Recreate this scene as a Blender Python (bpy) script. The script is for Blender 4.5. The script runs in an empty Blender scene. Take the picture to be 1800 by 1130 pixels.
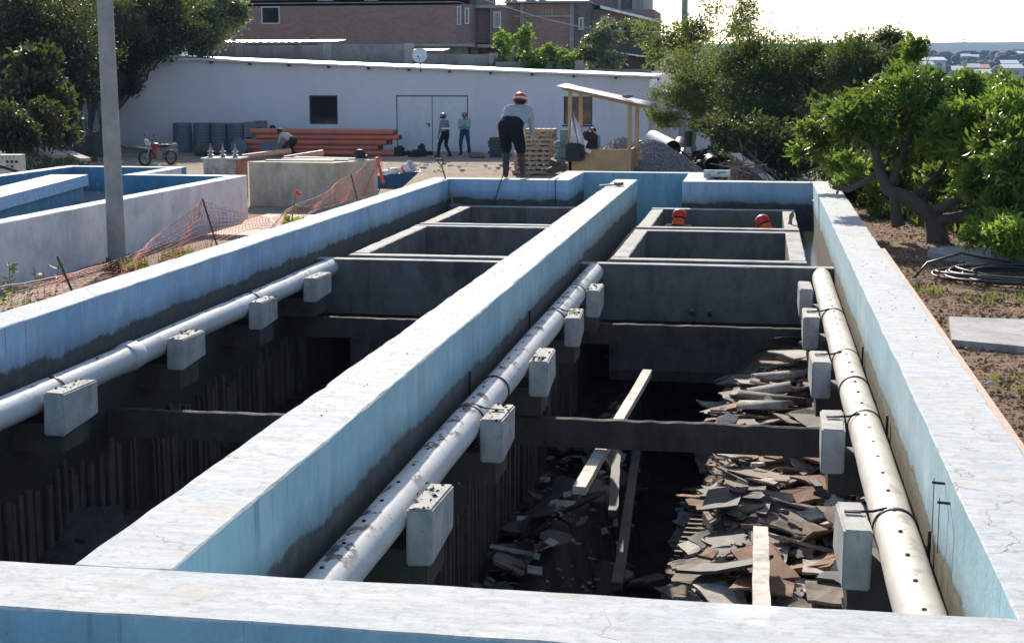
import bpy, bmesh, math, random
import numpy as np
from mathutils import Vector, Matrix, noise as mnoise
R = math.radians
rng = random.Random(7)
nrg = np.random.default_rng(11)
sc = bpy.context.scene
col = sc.collection

# ------------------------------------------------------------------ camera
CAM_H, FPX, PITCH, YAW = 2.07, 2570.7, 0.1668, 0.167
cam_d = bpy.data.cameras.new("camera"); cam = bpy.data.objects.new("camera", cam_d); col.objects.link(cam)
cam_d.sensor_width = 36.0; cam_d.lens = FPX / 1800 * 36.0
cam_d.clip_start = 0.1; cam_d.clip_end = 12000
cam.location = (0, 0, CAM_H); cam.rotation_euler = (math.pi / 2 - PITCH, 0, YAW)
sc.camera = cam

# ------------------------------------------------------------------ light
SUN_DIR = Vector((-0.48, 1.80, 1.0)).normalized()          # towards the sun: ahead of the camera, a little left
SUN_EL = math.asin(SUN_DIR.z)
world = bpy.data.worlds.new("World"); sc.world = world; world.use_nodes = True
wn = world.node_tree; wn.nodes.clear()
wo = wn.nodes.new("ShaderNodeOutputWorld"); wb = wn.nodes.new("ShaderNodeBackground"); ws = wn.nodes.new("ShaderNodeTexSky")
ws.sky_type = 'NISHITA'; ws.sun_disc = False; ws.sun_elevation = SUN_EL
ws.sun_rotation = math.atan2(SUN_DIR.x, SUN_DIR.y)
ws.altitude = 50; ws.air_density = 0.75; ws.dust_density = 0.8; ws.ozone_density = 0.4
wb.inputs[1].default_value = 0.145
wn.links.new(ws.outputs[0], wb.inputs[0]); wn.links.new(wb.outputs[0], wo.inputs[0])
sun_d = bpy.data.lights.new("sun", 'SUN'); sun = bpy.data.objects.new("sun", sun_d); col.objects.link(sun)
sun_d.energy = 5.0; sun_d.angle = R(0.53); sun_d.color = (1.0, 0.92, 0.80)
sun.rotation_euler = SUN_DIR.to_track_quat('Z', 'Y').to_euler(); sun.location = (-20, 60, 60)
sc.view_settings.view_transform = 'Standard'; sc.view_settings.look = 'None'
sc.view_settings.exposure = 0.53; sc.view_settings.gamma = 1.0; sc.view_settings.use_curve_mapping = False
sc.cycles.use_denoising = True
sc.cycles.max_bounces = 8; sc.cycles.transparent_max_bounces = 8

# ------------------------------------------------------------------ survey helpers (place things at a real distance)
_f = Vector((-math.sin(YAW) * math.cos(PITCH), math.cos(YAW) * math.cos(PITCH), -math.sin(PITCH)))
_r = Vector((math.cos(YAW), math.sin(YAW), 0)); _u = _r.cross(_f); _C = Vector((0, 0, CAM_H))
def ray(px, py): return _f + _r * ((px - 900) / FPX) - _u * ((py - 565) / FPX)
def PZ(px, py, z=0.0): d = ray(px, py); return _C + d * ((z - CAM_H) / d.z)
def PY(px, py, y): d = ray(px, py); return _C + d * (y / d.y)
def PX(px, py, x): d = ray(px, py); return _C + d * (x / d.x)
G0 = -1.1                                                    # level of the yard; the tops of the tank walls are z = 0

# ------------------------------------------------------------------ mesh builder
class MB:
    def __init__(s): s.v = []; s.f = []; s.m = []; s.cur = 0
    def mat(s, i): s.cur = i; return s
    def add(s, vs, fs, m=None):
        o = len(s.v); s.v += [tuple(v) for v in vs]
        for f in fs: s.f.append(tuple(i + o for i in f)); s.m.append(s.cur if m is None else m)
        return s
    def box(s, x0, x1, y0, y1, z0, z1, M=None, m=None):
        vs = [Vector((x, y, z)) for z in (z0, z1) for y in (y0, y1) for x in (x0, x1)]
        if M is not None: vs = [M @ v for v in vs]
        return s.add(vs, [(0, 2, 3, 1), (4, 5, 7, 6), (0, 1, 5, 4), (2, 6, 7, 3), (0, 4, 6, 2), (1, 3, 7, 5)], m)
    def cbox(s, c, size, M=None, m=None):
        a, b, d = (q / 2 for q in size); T = Matrix.Translation(c)
        if M is not None: T = T @ M
        return s.box(-a, a, -b, b, -d, d, T, m)
    def tube(s, pts, rad, n=8, cap=True, m=None, start=0.0):
        pts = [Vector(p) for p in pts]
        if not hasattr(rad, '__len__'): rad = [rad] * len(pts)
        vs = []; fs = []; prev = None
        for i, p in enumerate(pts):
            t = (pts[min(i + 1, len(pts) - 1)] - pts[max(i - 1, 0)])
            t = t.normalized() if t.length > 1e-9 else Vector((0, 0, 1))
            if prev is None:
                a = t.orthogonal().normalized() if abs(t.z) > .9 else t.cross(Vector((0, 0, 1))).normalized()
            else:
                a = (prev - t * prev.dot(t)); a = a.normalized() if a.length > 1e-6 else t.orthogonal().normalized()
            prev = a; b = t.cross(a)
            for k in range(n):
                q = 2 * math.pi * k / n + start; vs.append(p + (a * math.cos(q) + b * math.sin(q)) * rad[i])
        for i in range(len(pts) - 1):
            for k in range(n):
                k2 = (k + 1) % n; fs.append((i * n + k, i * n + k2, (i + 1) * n + k2, (i + 1) * n + k))
        if cap: fs.append(tuple(range(n))[::-1]); fs.append(tuple((len(pts) - 1) * n + k for k in range(n)))
        return s.add(vs, fs, m)
    def pipe(s, a, b, r, t=0.01, n=20, m=None, m2=None):           # an open, hollow pipe
        a = Vector(a); b = Vector(b); d = (b - a).normalized(); x = d.orthogonal().normalized(); y = d.cross(x); vs = []; fs = []
        for (p, rr) in ((a, r), (b, r), (b, r - t), (a, r - t)):
            for k in range(n):
                q = 2 * math.pi * k / n; vs.append(p + (x * math.cos(q) + y * math.sin(q)) * rr)
        o = len(s.v)
        for j in range(4):
            ff = []
            for k in range(n):
                k2 = (k + 1) % n; j2 = (j + 1) % 4; ff.append((j * n + k, j * n + k2, j2 * n + k2, j2 * n + k))
            fs.append(ff)
        s.add(vs, fs[0] + fs[1] + fs[3], m); oo = len(vs)
        for f in fs[2]: s.f.append(tuple(i + o for i in f)); s.m.append((m2 if m2 is not None else (s.cur if m is None else m)))
        return s
    def lathe(s, prof, n=16, M=None, m=None):
        vs = []; fs = []
        for (r, z) in prof:
            for k in range(n):
                q = 2 * math.pi * k / n; v = Vector((r * math.cos(q), r * math.sin(q), z)); vs.append(M @ v if M is not None else v)
        for i in range(len(prof) - 1):
            for k in range(n):
                k2 = (k + 1) % n; fs.append((i * n + k, i * n + k2, (i + 1) * n + k2, (i + 1) * n + k))
        return s.add(vs, fs, m)
    def ball(s, c, r, n=10, k=6, M=None, m=None):
        r = r if hasattr(r, '__len__') else (r, r, r)
        prof = [(max(1e-4, math.sin(math.pi * i / k)), -math.cos(math.pi * i / k)) for i in range(k + 1)]
        T = Matrix.Translation(c) @ (M if M is not None else Matrix()) @ Matrix.Diagonal((r[0], r[1], r[2], 1))
        return s.lathe(prof, n, T, m)
    def prism(s, poly, z0, z1, M=None, m=None):                     # poly: counter-clockwise in xy
        n = len(poly); vs = [Vector((x, y, z)) for z in (z0, z1) for (x, y) in poly]
        if M is not None: vs = [M @ v for v in vs]
        return s.add(vs, [tuple(range(n))[::-1], tuple(range(n, 2 * n))] + [(i, (i + 1) % n, n + (i + 1) % n, n + i) for i in range(n)], m)
    def mesh(s, name, mats, smooth=False):
        me = bpy.data.meshes.new(name); me.from_pydata(s.v, [], s.f)
        for x in (mats if isinstance(mats, (list, tuple)) else [mats]): me.materials.append(x)
        me.polygons.foreach_set("material_index", s.m)
        if smooth: me.polygons.foreach_set("use_smooth", [True] * len(s.f))
        me.update(); return me
    def build(s, name, mats, parent=None, smooth=False, auto=None):
        me = s.mesh(name, mats, smooth or auto is not None); o = bpy.data.objects.new(name, me); col.objects.link(o)
        if auto is not None: me.set_sharp_from_angle(angle=R(auto))
        if parent is not None: o.parent = parent
        return o
def tag(o, label=None, cat=None, group=None, kind=None):
    for k, v in (("label", label), ("category", cat), ("group", group), ("kind", kind)):
        if v: o[k] = v
    return o
def empty(name, loc=(0, 0, 0), rz=0.0, label=None, cat=None, group=None):
    o = bpy.data.objects.new(name, None); col.objects.link(o); o.location = loc; o.rotation_euler = (0, 0, rz); o.empty_display_size = .2
    return tag(o, label, cat, group)
def inst(name, me, parent=None, M=None):
    o = bpy.data.objects.new(name, me); col.objects.link(o); o.parent = parent
    if M is not None: o.matrix_local = M
    return o
def xf(x, y, z, rx=0, ry=0, rz=0): return Matrix.Translation((x, y, z)) @ Matrix.Rotation(rz, 4, 'Z') @ Matrix.Rotation(ry, 4, 'Y') @ Matrix.Rotation(rx, 4, 'X')
def bar(mb, a, b, w, h, m=None):                                    # rectangular bar from a to b
    a = Vector(a); b = Vector(b); d = b - a; q = d.to_track_quat('X', 'Z').to_matrix().to_4x4()
    return mb.cbox((a + b) / 2, (d.length, w, h), q, m)

# ------------------------------------------------------------------ materials
class NT:
    def __init__(s, name):
        s.mt = bpy.data.materials.new(name); s.mt.use_nodes = True; s.t = s.mt.node_tree; s.t.nodes.clear()
        s.out = s.n("ShaderNodeOutputMaterial"); s.geo = s.n("ShaderNodeNewGeometry"); s.pos = s.geo.outputs["Position"]
    def n(s, typ, **kw):
        q = s.t.nodes.new(typ)
        for k, v in kw.items(): setattr(q, k, v)
        return q
    def put(s, sock, v):
        if isinstance(v, bpy.types.NodeSocket): s.t.links.new(v, sock)
        elif hasattr(v, '__len__') and len(v) == 3 and sock.type == 'RGBA': sock.default_value = (*v, 1)
        else: sock.default_value = v
    def vmul(s, v, sc_): q = s.n("ShaderNodeVectorMath", operation='MULTIPLY'); s.put(q.inputs[0], v); q.inputs[1].default_value = sc_; return q.outputs[0]
    def noise(s, scale, detail=4, rough=.55, vec=None, st=None, dist=0.0):
        q = s.n("ShaderNodeTexNoise"); v = vec or s.pos
        if st: v = s.vmul(v, st)
        s.put(q.inputs["Vector"], v); q.inputs["Scale"].default_value = scale; q.inputs["Detail"].default_value = detail
        q.inputs["Roughness"].default_value = rough; q.inputs["Distortion"].default_value = dist; return q.outputs[0]
    def voro(s, scale, feature='F1', vec=None, out=0):
        q = s.n("ShaderNodeTexVoronoi", feature=feature); s.put(q.inputs["Vector"], vec or s.pos); q.inputs["Scale"].default_value = scale; return q.outputs[out]
    def ramp(s, fac, a, b, c0=0.0, c1=1.0):
        q = s.n("ShaderNodeMapRange"); q.clamp = True
        for k, v in zip((0, 1, 2, 3, 4), (fac, a, b, c0, c1)): s.put(q.inputs[k], v)
        return q.outputs[0]
    def mix(s, fac, a, b, mode='MIX'):
        q = s.n("ShaderNodeMix", data_type='RGBA', blend_type=mode); s.put(q.inputs[0], fac); s.put(q.inputs[6], a); s.put(q.inputs[7], b); return q.outputs[2]
    def m(s, op, a, b=0.0): q = s.n("ShaderNodeMath", operation=op); s.put(q.inputs[0], a); s.put(q.inputs[1], b); return q.outputs[0]
    def sep(s, v=None): q = s.n("ShaderNodeSeparateXYZ"); s.put(q.inputs[0], v or s.pos); return q.outputs
    def bump(s, h, strength=.3, dist=.02): q = s.n("ShaderNodeBump"); s.put(q.inputs["Height"], h); q.inputs["Strength"].default_value = strength; q.inputs["Distance"].default_value = dist; return q.outputs[0]
    def bsdf(s, colr, rough=.8, metal=0.0, nrm=None, spec=.5, trans=0.0, **kw):
        q = s.n("ShaderNodeBsdfPrincipled"); s.put(q.inputs["Base Color"], colr); s.put(q.inputs["Roughness"], rough); s.put(q.inputs["Metallic"], metal)
        s.put(q.inputs["Specular IOR Level"], spec); q.inputs["Transmission Weight"].default_value = trans
        if nrm is not None: s.put(q.inputs["Normal"], nrm)
        for k, v in kw.items(): s.put(q.inputs[k.replace('_', ' ')], v)
        return q.outputs[0]
    def end(s, sh): s.t.links.new(sh, s.out.inputs["Surface"]); return s.mt
MATS = {}
def plain(name, c, rough=.75, metal=0.0, var=.18, scale=9.0, bump=.15, spec=.4, dirt=None, dscale=2.5, damt=.5):
    if name in MATS: return MATS[name]
    t = NT(name); n = t.noise(scale, 5); cc = t.mix(t.ramp(n, .3, .7), tuple(q * (1 - var) for q in c), tuple(min(1, q * (1 + var)) for q in c))
    if dirt: cc = t.mix(t.ramp(t.noise(dscale, 6, .65), .45, .72, 0, damt), cc, dirt)
    MATS[name] = t.end(t.bsdf(cc, rough, metal, t.bump(t.noise(scale * 4, 4), bump, .01), spec)); return MATS[name]

def m_wall_top():
    t = NT("worn_white_wash"); big = t.noise(1.6, 5, .6); fine = t.noise(14, 6, .7); st = t.noise(5, 6, .7, st=(.7, 3.2, 1))
    c = t.mix(t.ramp(big, .35, .65), (.52, .56, .575), (.60, .605, .59))
    c = t.mix(t.ramp(st, .43, .64, 0, .7), c, (.37, .39, .39))
    c = t.mix(t.ramp(t.noise(2.7, 6, .7, dist=.6), .54, .68, 0, .6), c, (.54, .44, .36))
    c = t.mix(t.ramp(fine, .51, .65, 0, .62), c, (.33, .335, .33))
    c = t.mix(t.ramp(t.noise(46, 3, .6, st=(1, 2.4, 1)), .70, .735, 0, .85), c, (.10, .09, .085))
    warp = t.n("ShaderNodeVectorMath", operation='ADD'); t.put(warp.inputs[0], t.pos)
    nz = t.n("ShaderNodeTexNoise"); nz.inputs["Scale"].default_value = 3; nz.inputs["Detail"].default_value = 4; t.put(nz.inputs["Vector"], t.pos)
    t.put(warp.inputs[1], t.vmul(nz.outputs[1], (.5, .5, .5)))
    cr = t.voro(.8, 'DISTANCE_TO_EDGE', warp.outputs[0])
    crack = t.m('MULTIPLY', t.ramp(cr, .0, .0042, 1, 0), t.ramp(t.noise(.8, 2), .47, .54))
    c = t.mix(t.m('MULTIPLY', crack, .75), c, (.13, .12, .11))
    return t.end(t.bsdf(c, .85, 0, t.bump(t.m('SUBTRACT', t.noise(30, 6, .7), crack), .35, .012), .3))
def m_paint(name, c1, c2, band=-.46, bare=(.16, .15, .13), moss=(.10, .10, .06), chips=.5, bamp=.12):
    t = NT(name); x, y, z = t.sep()
    c = t.mix(t.ramp(t.noise(.55, 4, .6), .35, .65), c1, c2)
    c = t.mix(t.ramp(t.noise(2.6, 6, .65), .52, .66, 0, .30), c, tuple(min(1, q * 1.22 + .04) for q in c2))
    drip = t.noise(6, 5, .7, st=(1, 1, .10)); c = t.mix(t.ramp(drip, .50, .72, 0, .32), c, (.19, .25, .26))
    spot = t.noise(7, 6, .75, st=(1, 1, .55)); c = t.mix(t.ramp(spot, .665, .70, 0, .8 * chips), c, (.06, .065, .07))
    c = t.mix(t.ramp(t.noise(4, 6, .7, dist=.4), .655, .68, 0, chips), c, (.55, .52, .46))
    run = t.noise(8, 5, .7, st=(1, 1, .045)); c = t.mix(t.m('MULTIPLY', t.ramp(run, .60, .68), t.ramp(t.m('ADD', z, t.m('MULTIPLY', t.noise(3, 3), .3)), -.25, .05, 0, .75 * chips + .1)), c, (.045, .05, .055))
    c = t.mix(t.ramp(t.noise(1.7, 7, .8, st=(1, 1, .4)), .48, .58, 0, .28), c, tuple(q * .65 for q in c1))
    c = t.mix(t.ramp(t.noise(11, 4, .7), .60, .66, 0, .35), c, (.58, .60, .58))
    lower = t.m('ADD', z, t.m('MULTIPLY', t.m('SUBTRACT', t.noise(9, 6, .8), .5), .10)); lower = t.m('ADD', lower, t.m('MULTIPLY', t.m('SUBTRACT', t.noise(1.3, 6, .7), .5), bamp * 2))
    low_dark = t.ramp(lower, band - .02, band + .20, .62, 0); c = t.mix(low_dark, c, (.09, .11, .115))  # paint turns darker towards its lower edge
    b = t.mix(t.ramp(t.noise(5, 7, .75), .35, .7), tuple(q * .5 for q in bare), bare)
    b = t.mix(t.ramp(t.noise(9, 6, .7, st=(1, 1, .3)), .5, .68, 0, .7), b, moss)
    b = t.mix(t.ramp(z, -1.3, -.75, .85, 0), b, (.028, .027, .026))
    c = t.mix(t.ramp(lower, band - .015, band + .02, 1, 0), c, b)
    h = t.m('ADD', t.noise(24, 6, .7), t.m('MULTIPLY', t.ramp(lower, band - .02, band + .02), 1.2))
    return t.end(t.bsdf(c, t.ramp(z, -1.2, -.6, .75, .8), 0, t.bump(h, .45, .012), .35))
def m_concrete(name, c, stain=(.03, .03, .03), amt=.6, rough=.85, scale=3.0, spec=.35, bump=.4):
    t = NT(name); n = t.noise(scale, 7, .7)
    k = t.mix(t.ramp(n, .3, .7), tuple(q * .72 for q in c), tuple(min(1, q * 1.2) for q in c))
    k = t.mix(t.ramp(t.noise(scale * .9, 7, .75, st=(1, 1, .35)), .48, .66, 0, amt), k, stain)
    k = t.mix(t.ramp(t.noise(scale * 12, 4, .6), .60, .70, 0, .5), k, tuple(q * .4 for q in c))
    return t.end(t.bsdf(k, rough, 0, t.bump(t.noise(scale * 9, 7, .75), bump, .015), spec))
M_top = m_wall_top()
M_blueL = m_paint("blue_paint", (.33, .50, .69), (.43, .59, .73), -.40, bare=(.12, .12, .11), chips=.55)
M_blueD = m_paint("blue_paint_sky_tint", (.35, .56, .62), (.45, .63, .66), -.44, bare=(.17, .16, .14), chips=.45)  # same wall paint; the aqua tint puts the sky's colour into it
M_blueR = m_paint("blue_paint_sunlit_tint", (.36, .53, .57), (.47, .61, .64), -.48, bare=(.22, .20, .14), moss=(.07, .075, .03), chips=.5)  # same wall paint, its colour paled for the sky and grazing sun
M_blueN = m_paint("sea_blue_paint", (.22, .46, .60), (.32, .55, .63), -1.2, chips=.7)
M_conc = m_concrete("wet_concrete", (.165, .160, .148), amt=.6)
M_lip = m_concrete("pale_concrete", (.42, .41, .39), stain=(.10, .10, .09), amt=.6)
M_block = m_concrete("block_concrete", (.50, .49, .46), stain=(.12, .12, .11), amt=.45, scale=5)
M_dark = m_concrete("sludge_black_concrete", (.085, .074, .062), stain=(.018, .016, .014), amt=.7, rough=.7)
def m_sludge():
    t = NT("black_sludge"); x, y, z = t.sep(); c = t.mix(t.ramp(t.noise(1.6, 7, .7), .4, .68), (.009, .008, .008), (.05, .044, .038))
    c = t.mix(t.ramp(t.noise(6, 6, .7), .62, .70, 0, .7), c, (.20, .17, .14))
    rub = t.mix(t.voro(4.5, out=1), (.16, .12, .09), (.42, .36, .30)); rub = t.mix(t.ramp(t.noise(3, 5, .7), .5, .62), rub, (.33, .18, .10)); rub = t.mix(t.ramp(t.noise(14, 6, .75), .50, .62, 0, .8), rub, (.06, .05, .042))
    c = t.mix(t.m('MULTIPLY', t.ramp(x, -.75, -.45), t.ramp(t.noise(1.1, 3), .36, .46)), c, rub)
    return t.end(t.bsdf(c, t.ramp(t.noise(2, 3), .4, .6, .45, .85), 0, t.bump(t.noise(9, 8, .8), 1.0, .07), .4))
M_sludge = m_sludge()

# ------------------------------------------------------------------ ground sheet
def sstep(a, b, x): q = min(1, max(0, (x - a) / (b - a))); return q * q * (3 - 2 * q)
def ground_h(x, y):
    h = G0
    if x > 1.2:
        k = (1 - sstep(27, 33, y))
        h = G0 + (-.30 - G0) * k - 1.6 * sstep(6, 14, x) * sstep(-5, 5, 40 - y)
    h += 2.4 * sstep(26.0, 34, -x) * sstep(24, 40, y) * (1 - sstep(70, 90, y))     # earth bank on the left
    d = math.hypot(x, y); h -= 7 * sstep(95, 260, d)
    if d < 120: h += .05 * (mnoise.noise(Vector((x * .35, y * .35, 0)))) * sstep(1.6, 2.6, abs(x - 1.5) + .6) + .02 * mnoise.noise(Vector((x * 1.7, y * 1.7, 3)))
    return h
TX0, TX1, TY0, TY1 = -6.55, 1.45, 5.15, 31.85
def ground():
    xs = sorted(set([-4500, -2500, -1200, -600, -300, -160, -100, -70, -50, -42] + list(np.arange(-36, -8, 1.0)) + [-8, -7.2, -6.9, TX0] +
        list(np.arange(-5.8, 1.2, 1.0)) + [TX1] + list(np.arange(1.6, 9, .4)) + list(np.arange(9, 30, 2.0)) + [34, 45, 60, 90, 140, 220, 400, 800, 1500, 2600, 4500]))
    ys = sorted(set([-400, -150, -60, -25, -10, -4, 0, 2.5, TY0] + list(np.arange(6, 31.5, .7)) + [TY1] + list(np.arange(32.5, 75, 1.0)) + [78, 84, 92, 105, 125, 150, 190, 250, 350, 600, 1100, 2000, 3400, 5200]))
    xs = [float(q) for q in xs]; ys = [float(q) for q in ys]; nx = len(xs)
    vs = [(x, y, ground_h(x, y)) for y in ys for x in xs]; fs = []
    for j in range(len(ys) - 1):
        for i in range(nx - 1):
            cx, cy = (xs[i] + xs[i + 1]) / 2, (ys[j] + ys[j + 1]) / 2
            if TX0 < cx < TX1 and TY0 < cy < TY1: continue
            fs.append((j * nx + i, j * nx + i + 1, (j + 1) * nx + i + 1, (j + 1) * nx + i))
    t = NT("dry_earth"); x, y, z = t.sep()
    c = t.mix(t.ramp(t.noise(.7, 7, .7), .35, .65), (.30, .23, .165), (.47, .385, .29))
    c = t.mix(t.ramp(t.noise(5, 6, .7), .55, .7, 0, .6), c, (.58, .50, .41))
    c = t.mix(t.ramp(t.noise(11, 5, .7), .58, .66, 0, .6), c, (.13, .095, .07))
    rt = t.mix(t.ramp(t.noise(9, 7, .75), .38, .64), (.16, .10, .066), (.42, .28, .18))
    rt = t.mix(t.ramp(t.noise(38, 5, .7), .56, .66, 0, .7), rt, (.40, .30, .21))
    c = t.mix(t.m('MULTIPLY', t.ramp(x, 1.0, 1.4), t.ramp(y, 33, 40, 1, 0)), c, rt)
    c = t.mix(t.ramp(y, 90, 140), c, (.12, .12, .07))
    h = t.m('ADD', t.noise(6, 7, .75), t.m('MULTIPLY', t.noise(40, 5, .7), .6))
    mt = t.end(t.bsdf(c, .95, 0, t.bump(h, .9, .06), .15))
    me = bpy.data.meshes.new("ground"); me.from_pydata(vs, [], fs); me.materials.append(mt); me.polygons.foreach_set("use_smooth", [True] * len(fs)); me.update()
    o = bpy.data.objects.new("ground", me); col.objects.link(o); tag(o, kind="structure"); return o
ground()

# ------------------------------------------------------------------ the large tank
tank = empty("concrete_tank", (0, 0, G0), 0, "large blue painted concrete tank of two open bays with a dividing wall", "tank")
def put(o, parent=tank): o.parent = parent; o.matrix_parent_inverse = Matrix.Translation(-Vector(parent.location)); return o
def wall(name, x0, x1, y0, y1, side, top=M_top, z0=-4.6, z1=0.0, parent=tank, seg=.07, j=.007, cham=.008, amp=1.0):
    """a plastered wall: long box, arrises slightly rounded and uneven"""
    alongY = (y1 - y0) >= (x1 - x0); L0, L1 = (y0, y1) if alongY else (x0, x1); W0, W1 = (x0, x1) if alongY else (y0, y1)
    n = max(2, int((L1 - L0) / seg)); vs = []; fs = []; ms = []; S = rng.random() * 90
    for i in range(n + 1):
        l = L0 + (L1 - L0) * i / n
        def jj(k): return j * amp * (mnoise.noise(Vector((l * 1.3, k * 7.7, S))) * 1.2 + mnoise.noise(Vector((l * 5.1, k * 3.3, S + 9))) * .7)
        ch = cham * (1 + .8 * mnoise.noise(Vector((l * 4, S, 1)))); ch2 = cham * (1 + .8 * mnoise.noise(Vector((l * 4, S, 5))))
        ch = abs(ch) + .11 * max(0, mnoise.noise(Vector((l * 2.3, S, 21))) - .28) * abs(mnoise.noise(Vector((l * 11, S, 2)))) ; ch2 = abs(ch2) + .11 * max(0, mnoise.noise(Vector((l * 2.3, S, 41))) - .28) * abs(mnoise.noise(Vector((l * 11, S, 3))))
        prof = [(W0, z0), (W0 + jj(6) * .4, -.9 if z0 < -1.2 else z0 * .5), (W0 + jj(1), z1 - abs(ch) + jj(2) * .4), (W0 + abs(ch) + jj(1), z1 + jj(7) * .5), ((W0 + W1) / 2, z1 + jj(8) * .6),
                (W1 - abs(ch2) + jj(3), z1 + jj(9) * .5), (W1 + jj(3), z1 - abs(ch2) + jj(4) * .4), (W1 + jj(5) * .4, -.9 if z0 < -1.2 else z0 * .5), (W1, z0)]
        for (w, z) in prof: vs.append((w, l, z) if alongY else (l, w, z))
    k = 9
    for i in range(n):
        for q in range(k - 1):
            f = (i * k + q, i * k + q + 1, (i + 1) * k + q + 1, (i + 1) * k + q)
            fs.append(f if not alongY else f[::-1]); ms.append(0 if q in (2, 3, 4, 5) else 1)
    e0 = tuple(range(k)); e1 = tuple(n * k + q for q in range(k)); fs += [e0 if alongY else e0[::-1], e1[::-1] if alongY else e1]; ms += [1, 1]
    me = bpy.data.meshes.new(name); me.from_pydata(vs, [], fs); me.materials.append(top); me.materials.append(side)
    me.polygons.foreach_set("material_index", ms); me.polygons.foreach_set("use_smooth", [True] * len(fs)); me.update()
    bm = bmesh.new(); bm.from_mesh(me); bmesh.ops.recalc_face_normals(bm, faces=bm.faces); bm.to_mesh(me); bm.free()
    me.set_sharp_from_angle(angle=R(28))
    o = bpy.data.objects.new(name, me); col.objects.link(o)
    if parent is not None: put(o, parent)
    return o
LI, DL, DR, RI, RO, LO = -6.18, -2.86, -2.41, 1.035, 1.488, -6.58
YN0, YN1, YF = 5.10, 5.63, 29.0
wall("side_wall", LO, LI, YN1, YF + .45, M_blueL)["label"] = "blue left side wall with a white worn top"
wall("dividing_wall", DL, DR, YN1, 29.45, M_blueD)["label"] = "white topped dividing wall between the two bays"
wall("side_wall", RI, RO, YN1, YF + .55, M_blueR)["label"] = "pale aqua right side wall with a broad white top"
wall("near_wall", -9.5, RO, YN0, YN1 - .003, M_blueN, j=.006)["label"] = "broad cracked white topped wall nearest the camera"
wall("stub_wall", -3.45, -2.98, 2.2, YN0 - .003, M_blueN)
wall("far_wall", LI + .002, -4.17, YF, YF + .447, M_blueL)
wall("return_wall", -4.167, -3.74, YF, 31.55, M_blueL)
wall("outlet_wall", -4.16, -1.06, 31.553, 31.9, M_blueN)
wall("return_wall", -1.49, -1.05, YF + .05, 31.55, M_blueL)
wall("far_wall", -1.047, RI - .002, YF + .05, YF + .50, M_blueL)
wall("cross_wall", DR + .002, RI - .002, 20.0, 20.2, M_conc, M_lip, -1.28, -.50, j=.005)
wall("cross_wall", LI + .002, DL - .002, 19.9, 20.1, M_conc, M_lip, -1.28, -.50, j=.005)
# grey launder boxes behind the cross walls
def launder(x0, x1, y0, y1, zt=-.475, zb=-2.05):
    b = empty("launder_box", (0, 0, 0)); put(b); b.matrix_parent_inverse = Matrix(); b.location = (0, 0, -G0)
    w = .23
    for (a0, a1, c0, c1) in ((x0, x1, y0, y0 + w), (x0, x1, y1 - w, y1), (x0, x0 + w, y0 + w + .003, y1 - w - .003), (x1 - w, x1, y0 + w + .003, y1 - w - .003)):
        o = wall("box_wall", a0, a1, c0, c1, M_conc, M_lip, zb, zt + rng.uniform(-.008, .008), None, j=.006, cham=.012); o.parent = b
    MB().box(x0, x1, y0, y1, zb - .15, zb - .003).build("box_floor", M_dark, b)
launder(-2.03, .68, 20.34, 24.50); launder(-2.03, .68, 24.66, 28.45)
launder(-5.80, -3.30, 20.24, 24.55); launder(-5.80, -3.30, 24.70, 28.45)
# channels beside the boxes: benching and shallow water
MB().box(.683, RI, 20.203, YF, -1.2, -.86).box(DR, -2.033, 20.203, YF, -1.6, -1.2).box(LI, -5.803, 20.103, YF, -1.5, -1.05).box(-3.297, DL, 20.103, YF, -1.6, -1.2).build("channel_floor", M_conc); put(bpy.data.objects["channel_floor"])
t = NT("shallow_water"); M_water = t.end(t.bsdf((.05, .05, .035), .06, 0, t.bump(t.noise(9, 4), .12, .02), .6))
MB().add([(.683, 20.21, -.80), (RI, 20.21, -.80), (RI, YF, -.80), (.683, YF, -.80)], [(0, 1, 2, 3)]).build("water", M_water)["kind"] = "structure"
# pit floor of the two bays
def pit_h(x, y, left):
    n = mnoise.noise(Vector((x * .9, y * .55, 4))) * .22 + mnoise.noise(Vector((x * 2.6, y * 2.1, 8))) * .12
    if left: return -2.35 + n * 1.3 + .5 * sstep(-4.2, -3.0, x) + .35 * sstep(-5.0, -6.1, x) * sstep(13.5, 10, y)
    tr = sstep(-1.75, -1.30, x) * (1 - sstep(-.70, -.25, x))                                   # the deep trench along the middle
    return -1.86 + .24 * sstep(.2, 1.0, x) - .55 * sstep(-1.2, -2.2, x) - 1.7 * tr + n * (1 - .3 * tr) + .25 * sstep(15.5, 18, y) * sstep(-.3, .3, x)
def pit(x0, x1, left):
    nx, ny = 40, 190; vs = []; fs = []
    for jx in range(ny + 1):
        for i in range(nx + 1):
            x = x0 + (x1 - x0) * i / nx; y = YN1 - .3 + (29.0 - YN1) * jx / ny; vs.append((x, y, pit_h(x, y, left)))
    for jx in range(ny):
        for i in range(nx): a = jx * (nx + 1) + i; fs.append((a, a + 1, a + nx + 2, a + nx + 1))
    me = bpy.data.meshes.new("sludge_bed"); me.from_pydata(vs, [], fs); me.materials.append(M_sludge); me.polygons.foreach_set("use_smooth", [True] * len(fs))
    o = bpy.data.objects.new("sludge_bed", me); col.objects.link(o); tag(o, kind="structure")
pit(LI - .1, DL + .1, True); pit(DR - .1, RI + .1, False)
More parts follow.
